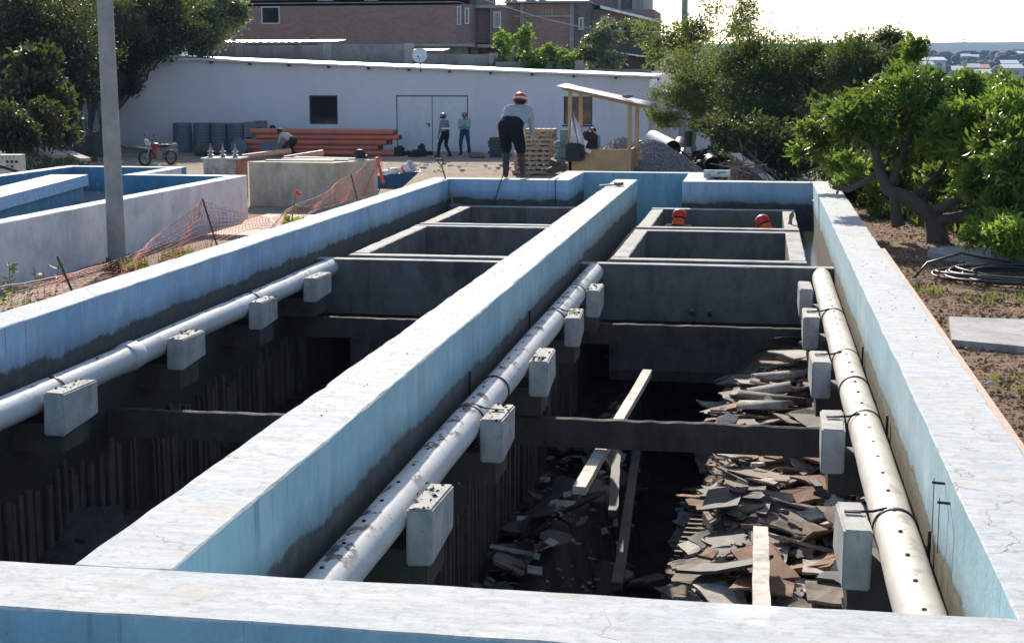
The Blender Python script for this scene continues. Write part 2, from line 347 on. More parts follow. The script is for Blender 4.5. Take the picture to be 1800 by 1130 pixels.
# cross beams
def beam(x0, x1, y, zt, w=.085, h=.27):
    n = 40; vs = []; fs = []; S = rng.random() * 50
    for i in range(n + 1):
        x = x0 + (x1 - x0) * i / n; e = .014 * mnoise.noise(Vector((x * 6, S, 0))); e2 = .012 * mnoise.noise(Vector((x * 5, S, 4)))
        for (yy, zz) in ((y, zt - h), (y + e2, zt + e), (y + .03, zt + .012 + e), (y + w, zt + e), (y + w, zt - h)): vs.append((x, yy, zz))
    for i in range(n):
        for q in range(5): a = i * 5 + q; b = i * 5 + (q + 1) % 5; fs.append((a, b, b + 5, a + 5))
    me = bpy.data.meshes.new("cross_beam"); me.from_pydata(vs, [], fs); me.materials.append(M_dark); me.update()
    bm = bmesh.new(); bm.from_mesh(me); bmesh.ops.recalc_face_normals(bm, faces=bm.faces); bm.to_mesh(me); bm.free()
    o = bpy.data.objects.new("cross_beam", me); col.objects.link(o); put(o)
for (yy) in (13.35, 18.75): beam(DR - .02, RI + .02, yy, -1.13)
for (yy) in (13.0, 18.6): beam(LI - .02, DL + .02, yy, -1.12)
# pipe supports: a corbel out of the wall carrying an upstand block beside the pipe
def support(side_x, sgn, y, zt=-.55):
    s = .65; xb = side_x + sgn * .335; S = rng.random() * 40
    o = MB(); o.box(min(xb, xb + sgn * .17), max(xb, xb + sgn * .17), y, y + s, zt - .34, zt)
    me = o.mesh("support_block", M_block); bm = bmesh.new(); bm.from_mesh(me); bmesh.ops.bevel(bm, geom=bm.edges[:], offset=.012, segments=2, affect='EDGES')
    for v in bm.verts:
        v.co += Vector((mnoise.noise(v.co * 5 + Vector((S, 0, 0))), mnoise.noise(v.co * 5 + Vector((0, S, 0))), mnoise.noise(v.co * 4))) * .010
        if v.co.z < zt - .2: v.co.z += (v.co.y - y) / s * .06
    bm.to_mesh(me); bm.free(); ob = inst("support_block", me); ob.matrix_world = Matrix.Translation((xb, y + .3, zt)) @ Matrix.Rotation(rng.uniform(-.035, .035), 4, 'X') @ Matrix.Rotation(rng.uniform(-.03, .03), 4, 'Z') @ Matrix.Diagonal((rng.uniform(.95, 1.08), rng.uniform(.9, 1.06), rng.uniform(.92, 1.12), 1)) @ Matrix.Translation((-xb, -y - .3, -zt)); put(ob)
    c = MB(); x0, x1 = sorted((side_x - sgn * .03, xb + sgn * .12)); c.box(x0, x1, y + .05, y + s - .10, zt - .52, zt - .27)
    put(c.build("corbel", M_dark))
for yy in (8.42, 10.95, 13.55, 16.15, 18.35): support(RI, -1, yy)
for yy in (8.40, 10.78, 13.20, 15.70, 17.75): support(DR, 1, yy)
for yy in (8.6, 11.12, 13.70, 16.10, 18.25): support(LI, 1, yy)
# ribbed lower walls
rib = MB(); rib.box(0, .04, 0, .07, -1.75, -.12); rib_me = rib.mesh("wall_rib", m_concrete("brown_rib", (.12, .098, .078), stain=(.02, .018, .016), amt=.75, scale=2.5))
for (x, y0, y1, n, s) in ((LI - .004, 8.2, 19.7, 88, 1), (DR - .004, 7.0, 19.6, 96, 1)):
    for i in range(n):
        y = y0 + (y1 - y0) * i / n + rng.uniform(-.035, .035)
        if rng.random() < .16: continue
        o = inst("wall_rib", rib_me); o.matrix_world = xf(x - rng.uniform(0, .02), y, -1.30 + rng.uniform(-.16, .05), rng.uniform(-.035, .035), 0, 0) @ Matrix.Diagonal((1, rng.uniform(.5, 1.4), 1, 1)); put(o)
# ------------------------------------------------------------------ perforated pipes
def m_pvc(name, c, smear=.5):
    t = NT(name); n = t.noise(1.1, 5, .6); k = t.mix(t.ramp(n, .35, .65), tuple(q * .88 for q in c), c)
    k = t.mix(t.ramp(t.noise(3.2, 6, .7, st=(1.5, .8, 1.5)), .56, .74, 0, .5), k, (.36, .32, .27))
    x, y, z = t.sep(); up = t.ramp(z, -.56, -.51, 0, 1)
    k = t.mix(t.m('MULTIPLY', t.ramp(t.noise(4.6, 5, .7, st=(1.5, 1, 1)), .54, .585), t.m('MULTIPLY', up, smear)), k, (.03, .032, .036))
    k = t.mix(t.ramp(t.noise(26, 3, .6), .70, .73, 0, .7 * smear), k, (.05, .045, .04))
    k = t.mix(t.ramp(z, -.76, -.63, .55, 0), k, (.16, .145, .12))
    k = t.mix(t.ramp(t.noise(2.2, 6, .75, st=(1, .5, 1)), .46, .66, 0, .45), k, (.40, .37, .33)); return t.end(t.bsdf(k, .62, 0, t.bump(t.noise(24, 5), .18, .01), .35))
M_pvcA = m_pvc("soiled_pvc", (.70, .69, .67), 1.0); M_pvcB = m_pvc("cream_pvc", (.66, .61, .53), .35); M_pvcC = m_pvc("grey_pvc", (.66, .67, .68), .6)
M_black = plain("black_rubber", (.018, .018, .02), .6, bump=.1); M_hole = plain("hole_black", (.004, .004, .004), .9)
PR, PZC = .128, -.625
def long_pipe(x, mt, lab, straps, collars, holes, y0=5.66, y1=20.0):
    p = empty("perforated_pipe", (x, y0, PZC), 0, lab, "pipe", "perforated pipes along the tank walls")
    b = MB(); n = 60
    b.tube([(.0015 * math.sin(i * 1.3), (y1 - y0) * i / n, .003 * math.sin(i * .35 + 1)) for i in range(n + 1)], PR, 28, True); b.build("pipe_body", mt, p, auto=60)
    ring = MB(); k = 30
    for y, r, w in straps:
        q = MB(); rr = PR + .008; prof = [(rr - .012, -w), (rr, -w), (rr, w), (rr - .012, w)]
        q.lathe(prof, 30, xf(0, y - y0, 0, R(-90) + r, 0, 0)); q.build("strap", M_black, p, smooth=False)
    for y in collars:
        q = MB(); q.lathe([(PR - .01, -.12), (PR + .012, -.12), (PR + .016, -.10), (PR + .016, .09), (PR + .008, .12), (PR - .01, .12)], 30, xf(0, y - y0, 0, R(-90))); q.build("coupling", mt, p, auto=40)
    d = MB(); d.lathe([(.0001, .002), (.0125, .002), (.0125, -.01)], 10); dm = d.mesh("drill_hole", M_hole)  # flat black discs; the shade inside the holes is painted
    for (y, a) in holes: inst("drill_hole", dm, p, Matrix.Translation((0, y - y0, 0)) @ Matrix.Rotation(a, 4, 'Y') @ Matrix.Translation((0, 0, PR + .003)))
    return p
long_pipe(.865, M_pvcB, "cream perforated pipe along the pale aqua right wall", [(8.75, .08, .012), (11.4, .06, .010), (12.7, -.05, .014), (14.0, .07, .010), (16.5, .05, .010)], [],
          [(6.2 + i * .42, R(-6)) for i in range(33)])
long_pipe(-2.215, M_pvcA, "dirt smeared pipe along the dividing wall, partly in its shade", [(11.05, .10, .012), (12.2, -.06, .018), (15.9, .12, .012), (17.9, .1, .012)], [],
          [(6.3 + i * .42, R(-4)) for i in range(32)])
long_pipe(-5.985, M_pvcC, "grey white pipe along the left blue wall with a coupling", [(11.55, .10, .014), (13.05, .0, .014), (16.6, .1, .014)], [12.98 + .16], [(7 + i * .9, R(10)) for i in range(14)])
# thin wire stays from the supports
for (sx, sg, ys) in ((RI, -1, (8.42, 10.95, 13.55, 16.15)), (DR, 1, (10.78, 15.70))):
    for y in ys:
        b = MB(); x = sx + sg * .42; b.tube([(x, y + .35, -.535), (x - sg * .12, y + .36, -.53), (x - sg * .2, y + .34, -.50)], .009, 5); b.cbox((x, y + .35, -.535), (.10, .035, .012))
        put(b.build("wire_tie", M_black))
# ------------------------------------------------------------------ far hills and town
def far_ground(name, y0, y1, zb, zt, wob, c1, c2, x0=-2600, x1=3400, nx=150, ny=14, scale=.02):
    vs = []; fs = []
    for j in range(ny + 1):
        k = j / ny; y = y0 + (y1 - y0) * k
        for i in range(nx + 1):
            x = x0 + (x1 - x0) * i / nx
            z = zb + (zt - zb) * sstep(0, 1, k) + wob * k * (mnoise.noise(Vector((x * .0011, 2, y0))) + .25 * mnoise.noise(Vector((x * .011, 5, y0))))
            vs.append((x, y, z))
    for j in range(ny):
        for i in range(nx): a = j * (nx + 1) + i; fs.append((a, a + 1, a + nx + 2, a + nx + 1))
    t = NT(name + "_scrub"); c = t.mix(t.ramp(t.noise(scale, 6, .7), .35, .65), c1, c2)
    me = bpy.data.meshes.new(name); me.from_pydata(vs, [], fs); me.materials.append(t.end(t.bsdf(c, .95, spec=.1))); me.polygons.foreach_set("use_smooth", [True] * len(fs))
    o = bpy.data.objects.new(name, me); col.objects.link(o); tag(o, kind="structure"); return o
far_ground("hills", 1900, 2900, -9, 61, 5, (.04, .055, .05), (.07, .08, .065))
def town_z(y): return -9 + 26 * sstep(0, 1, (y - 330) / 970)
far_ground("town_slope", 330, 1300, -9, 17, 0, (.035, .045, .03), (.075, .08, .055), nx=60, ny=24, scale=.05)
M_hw = [plain("far_wall_white", (.60, .58, .55)), plain("far_wall_grey", (.36, .34, .32)), plain("far_wall_ochre", (.48, .34, .22))]
M_hr = [plain("far_roof_white", (.55, .55, .56), .5), plain("far_roof_grey", (.5, .5, .52)), plain("far_roof_clay", (.55, .30, .16))]
M_pane = plain("dark_pane", (.018, .020, .024), .07, var=.3, scale=1.2, bump=.04, spec=.7)
def far_house(px, py, Y, w, h, k, lab):
    p = PY(px, py, Y); o = empty("far_house", p, rng.uniform(-.12, .12), lab, "house", "houses of the far town"); d = w * .7
    z = max(town_z(Y) - p.z - .5, -30)
    MB().box(-w / 2, w / 2, 0, d, min(z, -h), 0).build("wall", M_hw[k % 3], o)
    r = MB(); r.add([(-w * .54, -1.0, -.1), (w * .54, -1.0, -.1), (w * .54, d + .6, 1.5), (-w * .54, d + .6, 1.5), (-w * .54, -1.0, .25), (w * .54, -1.0, .25), (w * .54, d + .6, 1.85), (-w * .54, d + .6, 1.85)],
        [(0, 1, 2, 3)[::-1], (4, 5, 6, 7), (0, 1, 5, 4), (1, 2, 6, 5), (2, 3, 7, 6), (3, 0, 4, 7)]); r.build("roof", M_hr[0 if k != 2 else 2], o)
    for i in range(2): MB().box(-w * .3 + i * w * .4, -w * .12 + i * w * .4, -.08, .05, -h * .62, -h * .28).build("window", M_pane, o)
HOUSES = [(1643, 107, 760, 11, 4, 0, "long white roofed far house above the leftmost leafy treetop"), (1686, 125, 560, 5.2, 3.4, 1, "pale roofed far house low down between the two leafy treetops"),
    (1712, 120, 620, 4.6, 3.2, 0, "small white roofed far house left of the clay roofed one"), (1728, 121, 630, 5.4, 3.4, 2, "clay roofed far house in the middle of the far town"),
    (1776, 113, 700, 7.2, 3.4, 1, "white roofed far house standing alone, upper right of the far town"), (1781, 121, 640, 8.4, 4, 0, "broad white roofed far house low at the right of the far town"),
    (1699, 100, 980, 6, 3, 1, "tiny far house on the upper edge of town under the hill, left one"), (1714, 101, 990, 5, 3, 0, "tiny far house on the upper edge of town under the hill, right one"),
    (1765, 99, 1040, 8, 4, 1, "far house at the upper edge of town near the right edge of the view"), (1796, 95, 1060, 9, 5, 0, "topmost far house at the right edge of the view"),
    (1727, 131, 560, 6, 2.6, 1, "lowest far house just above the leafy tops, thin pale roof"), (1630, 115, 700, 6, 3, 0, "far house half behind the leftmost leafy treetop")]
for a in HOUSES: far_house(*a)
fm_ = MB()
for i in range(520):
    Y_ = rng.uniform(480, 1280); x_ = PY(rng.uniform(1380, 2100), 110, Y_).x; r_ = rng.uniform(2.0, 4.5); fm_.ball((x_, Y_, town_z(Y_) + r_ * .5), (r_ * 1.3, r_, r_ * .8), 7, 5, xf(0, 0, 0, rng.uniform(-.3, .3), rng.uniform(-.3, .3), 0))
tag(fm_.build("far_trees", plain("far_tree_green", (.05, .065, .045), .9, var=.35, scale=.4)), kind="stuff")
mast_p = PY(1695, 78, 2880); ms = empty("radio_mast", mast_p, 0, "thin lattice mast with three arms on the far ridge", "mast"); mb = MB()
for s in (-1, 1): mb.tube([(s * 3, 0, -10), (s * 1.2, 0, 14)], .6, 5)
mb.build("lattice", M_hw[1], ms)
for z in (3, 8, 13): MB().box(-5, 5, -.5, .5, z, z + 1.1).build("arm", M_hw[1], ms)

# ------------------------------------------------------------------ foliage
def leaf_mat(name, c1, c2, dry=None, trans=.45, rough=.5, tint=(.30, .42, .05)):
    t = NT(name); isl = t.geo.outputs["Random Per Island"]; c = t.mix(isl, c1, c2)
    c = t.mix(t.ramp(t.noise(.9, 3), .42, .62), c, tuple(q * .55 for q in c1))
    if dry: c = t.mix(t.ramp(t.m('FRACT', t.m('MULTIPLY', isl, 7.31)), .86, .88), c, dry)
    a = t.bsdf(c, rough, 0, None, .35); b = t.n("ShaderNodeBsdfTranslucent"); t.put(b.inputs[0], t.mix(.5 if tint else 0.0, c, tint or (0, 0, 0), 'MIX'))
    m = t.n("ShaderNodeMixShader"); m.inputs[0].default_value = trans; t.t.links.new(a, m.inputs[1]); t.t.links.new(b.outputs[0], m.inputs[2])
    return t.end(m.outputs[0])
M_bark = m_concrete("bark", (.20, .16, .125), stain=(.05, .04, .03), amt=.6, scale=6, bump=.9)
M_bark_d = m_concrete("dark_bark", (.10, .085, .07), stain=(.03, .025, .02), amt=.6, scale=6, bump=.9)
def leaf_mesh(name, P, D, size, width, mat, up=None, fold=.18, parent=None, jit=.35, bend=.25):
    """P leaf bases (n,3), D unit directions; each leaf is a folded blade of four triangles"""
    n = len(P); D = D / np.linalg.norm(D, axis=1, keepdims=True)
    rv = nrg.normal(size=(n, 3)); rv[:, 2] += .0; S = np.cross(D, rv); S /= np.linalg.norm(S, axis=1, keepdims=True); N = np.cross(S, D)
    L = (size * nrg.uniform(1 - jit, 1 + jit, n))[:, None]; W = L * width
    V = np.empty((n, 6, 3)); mid = P + D * L * .5
    V[:, 0] = P; V[:, 1] = mid - S * W + N * W * fold; V[:, 2] = mid - N * L * bend * .15
    V[:, 3] = mid + S * W + N * W * fold; V[:, 4] = P + D * L * .97 - N * L * bend + np.array([0, 0, -1]) * L * .06; V[:, 5] = P + D * L * .04
    tri = np.array([(0, 2, 1), (0, 3, 2), (1, 2, 4), (2, 3, 4)]); F = (np.arange(n)[:, None, None] * 6 + tri[None]).reshape(-1, 3)
    me = bpy.data.meshes.new(name); me.vertices.add(n * 6); me.vertices.foreach_set("co", V.reshape(-1).astype(np.float32))
    me.loops.add(len(F) * 3); me.loops.foreach_set("vertex_index", F.reshape(-1).astype(np.int32)); me.polygons.add(len(F))
    me.polygons.foreach_set("loop_start", np.arange(0, len(F) * 3, 3, dtype=np.int32)); me.polygons.foreach_set("loop_total", np.full(len(F), 3, dtype=np.int32))
    me.materials.append(mat); me.update(); me.validate()
    o = bpy.data.objects.new(name, me); col.objects.link(o); o.parent = parent; return o
def ell_points(c, r, n, shell=.55):
    d = nrg.normal(size=(n, 3)); d /= np.linalg.norm(d, axis=1, keepdims=True); k = (shell + (1 - shell) * nrg.random(n)) if shell > 0 else nrg.random(n) ** (1 / 3)
    return np.array(c) + d * np.array(r) * k[:, None], d
def sprays(centers, dirs, per, spread, up=.25):
    """leaves in sprays round twig ends"""
    k = len(centers); P = np.repeat(centers, per, 0) + nrg.normal(size=(k * per, 3)) * spread
    D = np.repeat(dirs, per, 0) * .7 + nrg.normal(size=(k * per, 3)) * .8; D[:, 2] += up; return P, D
def branches(base, top, r0, targets, n=18, crook=.12, split=.45):
    mb = MB(); base = Vector(base); top = Vector(top); m = 7; pts = []
    for i in range(m + 1):
        k = i / m; p = base.lerp(top, k); p += Vector((mnoise.noise(Vector((k * 3, base.x, 1))), mnoise.noise(Vector((k * 3, base.y, 7))), 0)) * crook * (1 if 0 < i else 0) * (top - base).length; pts.append(p)
    rad = [r0 * (1.35 if i == 0 else 1 - .55 * i / m) for i in range(m + 1)]; mb.tube(pts, rad, 9)
    for q in range(min(n, len(targets))):
        T = Vector(targets[q]); k = split + (1 - split) * rng.random(); i = min(m - 1, int(k * m)); a = pts[i].lerp(pts[i + 1], k * m - i); L = (T - a).length
        mid = a.lerp(T, .45) + Vector((rng.uniform(-1, 1), rng.uniform(-1, 1), rng.uniform(-.2, .9))) * L * .13; r1 = rad[i] * .55
        e = [a, a.lerp(mid, .55) + Vector((0, 0, .03 * L)), mid, mid.lerp(T, .55) + Vector((rng.uniform(-.06, .06) * L, 0, .02 * L)), T]
        mb.tube(e, [r1, r1 * .8, r1 * .6, r1 * .36, r1 * .12], 6)
    return mb
def tree(name, base, lobes, leaf, lab, cat="tree", group=None, per=9, n_spray=700, size=.1, width=.22, spread=.09, trunk_r=.13, lean=(0, 0), bark=None, shell=.5, up=.25, nb=20, jit=.35, bend=.25, fill=None, split=.45, limbs=None):
    """lobes: (centre, radii, weight) in world space"""
    b = Vector(base); o = empty(name, b, 0, lab, cat, group); tot = sum(l[2] for l in lobes); C = []; Dd = []; T = []
    for (c, r, w) in lobes:
        k = max(6, int(n_spray * w / tot)); cc = np.array(c) - np.array(b)
        # clumps inside the lobe give light and dark patches and gaps
        ck = max(4, k // 22); cp, cd = ell_points(cc, r, ck, shell); idx = nrg.integers(0, ck, k)
        p = cp[idx] + nrg.normal(size=(k, 3)) * np.array(r) * .16; C.append(p); Dd.append(cd[idx] + nrg.normal(size=(k, 3)) * .4); T += [Vector(q) for q in cp[:max(2, int(nb * w / tot))]]
    C = np.concatenate(C); Dd = np.concatenate(Dd); P, D = sprays(C, Dd, per, spread, up)
    leaf_mesh("crown", P, D, size, width, leaf, parent=o, jit=jit, bend=bend)
    l0 = Vector(lobes[0][0]) - b; top = Vector((l0.x * .8 + lean[0], l0.y * .8 + lean[1], l0.z * .9))
    if limbs:
        m = MB()
        for l in limbs:
            pts = [PY(*q) - b for q in l[:-1]]; m.tube(pts, l[-1], 9)
        m.build("trunk", bark or M_bark, o, auto=70); return o
    rng.shuffle(T); branches((0, 0, -.1), top, trunk_r, T, nb, split=split).build("trunk", bark or M_bark, o, auto=70)
    return o
L_big = leaf_mat("glossy_green_leaf", (.026, .080, .014), (.095, .20, .030), (.26, .27, .05), .45, .3)
L_young = leaf_mat("yellow_green_leaf", (.16, .28, .035), (.26, .38, .06), None, .55, .4)
L_fine = leaf_mat("acacia_leaf", (.018, .040, .014), (.045, .078, .025), (.085, .08, .035), .35, .6)
L_dry = leaf_mat("olive_leaf", (.075, .10, .025), (.16, .18, .05), (.20, .16, .06), .45, .6)
L_dark = leaf_mat("dark_shrub_leaf", (.018, .028, .013), (.045, .058, .026), (.13, .10, .065), .22, .55)
L_brown = leaf_mat("dry_vine", (.09, .07, .045), (.17, .14, .085), (.06, .07, .03), .3, .8)
L_pale = leaf_mat("pale_leaf", (.10, .13, .06), (.22, .25, .15), (.3, .28, .22), .35, .45)
L_lawn = leaf_mat("bright_ground_leaf", (.10, .18, .03), (.22, .30, .06), (.3, .28, .1), .5, .5)
def lob(px, py, Y, rx, rz, w, ry=None): p = PY(px, py, Y); return ((p.x, p.y, p.z), (rx, ry or rx * .8, rz), w)
def gz(px, Y, z=None):
    p = PY(px, 300, Y); return (p.x, p.y, ground_h(p.x, p.y) if z is None else z)
# broad-leaved trees on the right
FORK = (((1650, 440, 21.6), (1646, 410, 21.6), (1640, 382, 21.6), (.19, .15, .13)), ((1640, 384, 21.6), (1615, 362, 21.6), (1585, 344, 21.7), (1560, 333, 21.8), (1548, 305, 22), (1540, 272, 22.2), (1553, 240, 22.4), (1560, 200, 22.6), (.12, .115, .105, .09, .075, .06, .05, .03)),
    ((1645, 388, 21.6), (1672, 384, 21.5), (1705, 376, 21.5), (1755, 374, 21.6), (1800, 366, 21.8), (1840, 340, 22), (.10, .08, .07, .06, .05, .03)), ((1642, 372, 21.6), (1668, 358, 21.4), (1695, 350, 21.4), (1720, 330, 21.6), (1735, 290, 21.8), (.075, .06, .05, .04, .02)),
    ((1560, 336, 21.8), (1577, 300, 22), (1590, 262, 22.3), (1612, 215, 22.6), (1640, 160, 23), (.07, .055, .045, .035, .015)), ((1572, 342, 21.75), (1574, 370, 21.8), (1580, 398, 21.8), (.075, .08, .10)), ((1600, 352, 21.65), (1625, 330, 22), (1655, 300, 22.2), (1680, 250, 22.4), (.06, .05, .04, .02)),
    ((1548, 300, 22), (1520, 320, 22.2), (1490, 334, 22.4), (1465, 330, 22.6), (.05, .045, .04, .03)), ((1545, 285, 22.1), (1530, 255, 22.4), (1495, 235, 22.8), (1465, 225, 23.3), (.05, .04, .03, .015)))
GB = "broad leaved trees right of the tank"
def broad(base, lobes, mat, lab, n, size=.115, **k): return tree("leafy_tree", base, lobes, mat, lab, group=GB, n_spray=int(n * 1.25), per=15, size=size, width=.16, spread=.05, up=.35, shell=.6, bend=.25, jit=.55, **k)
broad((2.72, 21.6, -.32), [lob(1560, 190, 22.5, .80, .48, 2.4), lob(1640, 168, 23.0, .72, .48, 2.4), lob(1465, 225, 23.5, .5, .30, 1), lob(1620, 235, 22.3, .6, .32, 1.1), lob(1612, 118, 24, .36, .34, .7), lob(1520, 245, 23.2, .45, .25, .7)], L_big, "leafy tree with a thick forked trunk nearest the wall and cable coil", 1250, limbs=FORK, bark=M_bark_d)
broad((4.25, 21.4, -.45), [lob(1740, 235, 21.8, .85, .5, 3), lob(1700, 198, 22.5, .6, .35, 1.5), lob(1790, 210, 21.8, .7, .4, 2), lob(1715, 300, 21.2, .6, .3, 1.2), lob(1655, 235, 22, .4, .3, .8)], L_young, "yellow green leafy tree with the lightest young leaves", 820, trunk_r=.12, split=.2)
broad((4.95, 20.0, -.5), [lob(1795, 285, 20, .7, .5, 2.5), lob(1810, 365, 19.8, .55, .3, 1.5), lob(1755, 330, 20.3, .42, .3, .9)], L_big, "low leafy tree cut by the right edge of the view", 620, trunk_r=.12, split=.2)
broad((6.2, 27.0, -1.3), [lob(1690, 200, 27, 1.1, .6, 3), lob(1780, 182, 27.5, 1.1, .42, 2.4), lob(1740, 240, 26.5, 1.3, .9, 3), lob(1660, 250, 26, .9, .7, 2), lob(1590, 230, 27, .8, .6, 1.4)], L_big, "dark leafy tree filling the gap behind the yellow green one", 1300, size=.14, trunk_r=.16)
broad((8.4, 26.0, -2.0), [lob(1850, 225, 26, 1.5, .9, 3), lob(1880, 300, 25.5, 1.4, 1.0, 3), lob(1950, 250, 25, 1.4, .8, 2)], L_big, "leafy tree mostly beyond the right edge of the view", 800, size=.14, trunk_r=.15)
broad((5.6, 23.6, -.7), [lob(1745, 330, 23.6, .9, .5, 2), lob(1690, 320, 24.5, .6, .35, 1.2), lob(1800, 350, 23, .8, .5, 2)], L_big, "shaded leafy undergrowth tree behind the low right one", 700, trunk_r=.09, split=.2)
broad((4.6, 19.2, -.5), [lob(1765, 400, 19.2, .5, .22, 1.4), lob(1815, 420, 18.8, .5, .25, 1.4), lob(1730, 375, 20.2, .4, .2, .8)], L_young, "low yellow green shrub at the right edge behind the cable coil", 330, size=.10, trunk_r=.05, split=.2)
tree("dark_shrub", (3.2, 27.5, -.5), [lob(1520, 325, 28, .6, .4, 1.2), lob(1580, 310, 28.5, .9, .6, 2), lob(1650, 320, 28, .9, .6, 2), lob(1475, 285, 36, .9, .5, 1.0)], L_dark, "dark undergrowth shrub behind the forked trunk", "shrub", n_spray=900, per=11, size=.15, width=.2, spread=.08, trunk_r=.06, bark=M_bark_d, shell=.2)
broad((2.6, 26.8, -.45), [lob(1480, 290, 26.5, .4, .28, 1), lob(1445, 258, 27.5, .40, .36, 1), lob(1510, 330, 26, .35, .2, .5)], L_young, "small sprig topped tree with bare pale trunk behind the right wall corner", 150, trunk_r=.10, nb=14, split=.3)
# feathery dark trees behind the tank
GA = "feathery trees behind the tank"
tree("feathery_tree", gz(1400, 47), [lob(1400, 124, 46.5, 2.4, 1.0, 3), lob(1330, 195, 45.5, 1.6, .9, 2), lob(1450, 120, 47.5, 1.3, .6, 1.2), lob(1390, 240, 45, 2.0, .9, 2.2), lob(1320, 104, 47, 1.4, .7, 1.6)], L_fine,
     "dense dark feathery tree at the centre of the clump behind the tank", group=GA, n_spray=2600, per=14, size=.15, width=.13, spread=.13, trunk_r=.2, bark=M_bark_d, shell=.3, up=.1)
tree("feathery_tree", gz(1530, 44), [lob(1530, 118, 44, 1.5, .8, 2.4), lob(1558, 62, 45, .6, .42, .55), lob(1480, 98, 45, 1.3, .6, 1.8), lob(1500, 210, 43, 1.8, 1.1, 3), lob(1440, 270, 42, 1.4, .6, 1.4)], L_fine,
     "feathery tree with a ragged tip rising highest against the white sky", group=GA, n_spray=2000, per=14, size=.15, width=.13, spread=.12, trunk_r=.18, bark=M_bark_d, shell=.3, up=.1)
tree("feathery_tree", gz(1255, 52), [lob(1255, 130, 52, 1.9, 1.3, 3), lob(1230, 200, 51, 1.5, .7, 1.5), lob(1190, 165, 51, 1.0, .6, 1), lob(1165, 205, 50.5, .45, .35, .4), lob(1300, 215, 50, 1.3, .9, 1.6)], L_dry,
     "olive green feathery tree leaning over the annex beside the post", group=GA, n_spray=1500, per=13, size=.14, width=.14, spread=.13, trunk_r=.15, bark=M_bark, shell=.3, up=.15)
tree("feathery_tree", gz(1225, 58), [lob(1210, 60, 58, 1.8, 1.1, 2.4), lob(1290, 40, 58, 1.5, 1.1, 1.6), lob(1330, 85, 58, 1.1, .6, .8), lob(1170, 85, 58, 1.0, .6, 1)], L_dry,
     "thin yellowish tree with open twigs against the sky above the annex", group=GA, n_spray=620, per=11, size=.16, width=.17, spread=.14, trunk_r=.12, bark=M_bark, shell=.2, up=.15, nb=44)
tree("feathery_tree", gz(1350, 41), [lob(1330, 245, 41, 1.2, .7, 2), lob(1390, 275, 40.5, 1.4, .7, 2), lob(1270, 225, 42, .7, .4, .7)], L_dark, "low dark bushy tree overhanging the heap of sticks", group=GA, n_spray=700, per=12, size=.16, width=.2, spread=.12, trunk_r=.1, bark=M_bark_d, shell=.2)
tree("feathery_tree", gz(1560, 37), [lob(1520, 230, 37, 1.5, 1.0, 2), lob(1620, 230, 38, 1.7, 1.0, 2), lob(1580, 300, 36, 1.7, .6, 2)], L_dark, "shadowy bushy tree between the feathery trees and the leafy ones", group=GA, n_spray=900, per=12, size=.17, width=.2, spread=.12, trunk_r=.12, bark=M_bark_d, shell=.2)
# left: overgrown bank
GL = "overgrown trees on the left bank"
tree("bank_tree", gz(60, 52), [lob(60, 60, 52, 2.6, 2.0, 3), lob(30, 150, 50, 2.0, 1.4, 2), lob(110, 130, 51, 1.4, 1.2, 1.6), lob(0, 40, 53, 2, 2, 2)], L_dark, "dark tree at the left edge of the view above the earth bank", group=GL, n_spray=3600, per=12, size=.16, width=.24, spread=.15, trunk_r=.2, bark=M_bark_d, shell=.15)
tree("bank_tree", gz(40, 44), [lob(40, 190, 44, 1.4, .9, 2), lob(70, 120, 45, 1.2, .6, 1.2), lob(15, 235, 43, .9, .5, 1)], L_dark, "broad leaved shrub low on the left bank with sunlit leaf tips", group=GL, n_spray=800, per=10, size=.24, width=.26, spread=.12, trunk_r=.09, bark=M_bark_d, shell=.45)
tree("bank_tree", gz(130, 57), [lob(140, 80, 57, 1.5, 1.8, 3), lob(165, 130, 56, .9, .7, 1.3), lob(200, 60, 57.5, 1.3, 1.4, 2), lob(120, 160, 56, .5, .8, 1)], L_brown, "brownish vine hung tree beside the grey concrete pole", group=GL, n_spray=2300, per=13, size=.17, width=.12, spread=.15, trunk_r=.16, bark=M_bark_d, shell=.2, up=-.35)
tree("bank_tree", gz(188, 58), [lob(222, 128, 58, .6, .6, 1.4), lob(236, 150, 57.5, .32, .3, .5), lob(250, 60, 59, 1.4, 1.3, 2.4), lob(300, 40, 60, 1.4, 1.2, 2), lob(225, 30, 59, 1.4, 1.4, 2)], L_dark, "dark tree hanging over the left end of the white building", group=GL, n_spray=2600, per=13, size=.16, width=.2, spread=.13, trunk_r=.16, bark=M_bark_d, shell=.25)
tree("bank_tree", gz(345, 63), [lob(360, 40, 63, 1.5, 1.2, 2.4), lob(400, 20, 63.5, .9, .7, 1), lob(310, 60, 63, 1.1, .8, 1.2)], L_pale, "pale leaved tree in front of the brick house above the roof", group=GL, n_spray=1500, per=10, size=.19, width=.24, spread=.13, trunk_r=.12, bark=M_bark_d, shell=.4)
tree("bank_tree", gz(90, 66), [lob(90, 20, 66, 3.2, 2.4, 3), lob(20, 90, 66, 2.6, 2.4, 3), lob(150, 90, 66, 2.0, 2.0, 2), lob(60, 150, 65, 2.4, 1.5, 2)], L_dark, "massive dark tree standing farthest back on the left bank", group=GL, n_spray=3400, per=12, size=.22, width=.3, spread=.2, trunk_r=.25, bark=M_bark_d, shell=.0)
tree("bank_tree", gz(250, 67), [lob(250, 30, 67, 2.4, 2.0, 3), lob(200, 70, 67, 2.0, 1.6, 2), lob(320, 20, 67, 2.0, 1.5, 2)], L_dark, "broad dark tree behind the left end of the workshop roof", group=GL, n_spray=2600, per=12, size=.2, width=.28, spread=.18, trunk_r=.2, bark=M_bark_d, shell=.0)
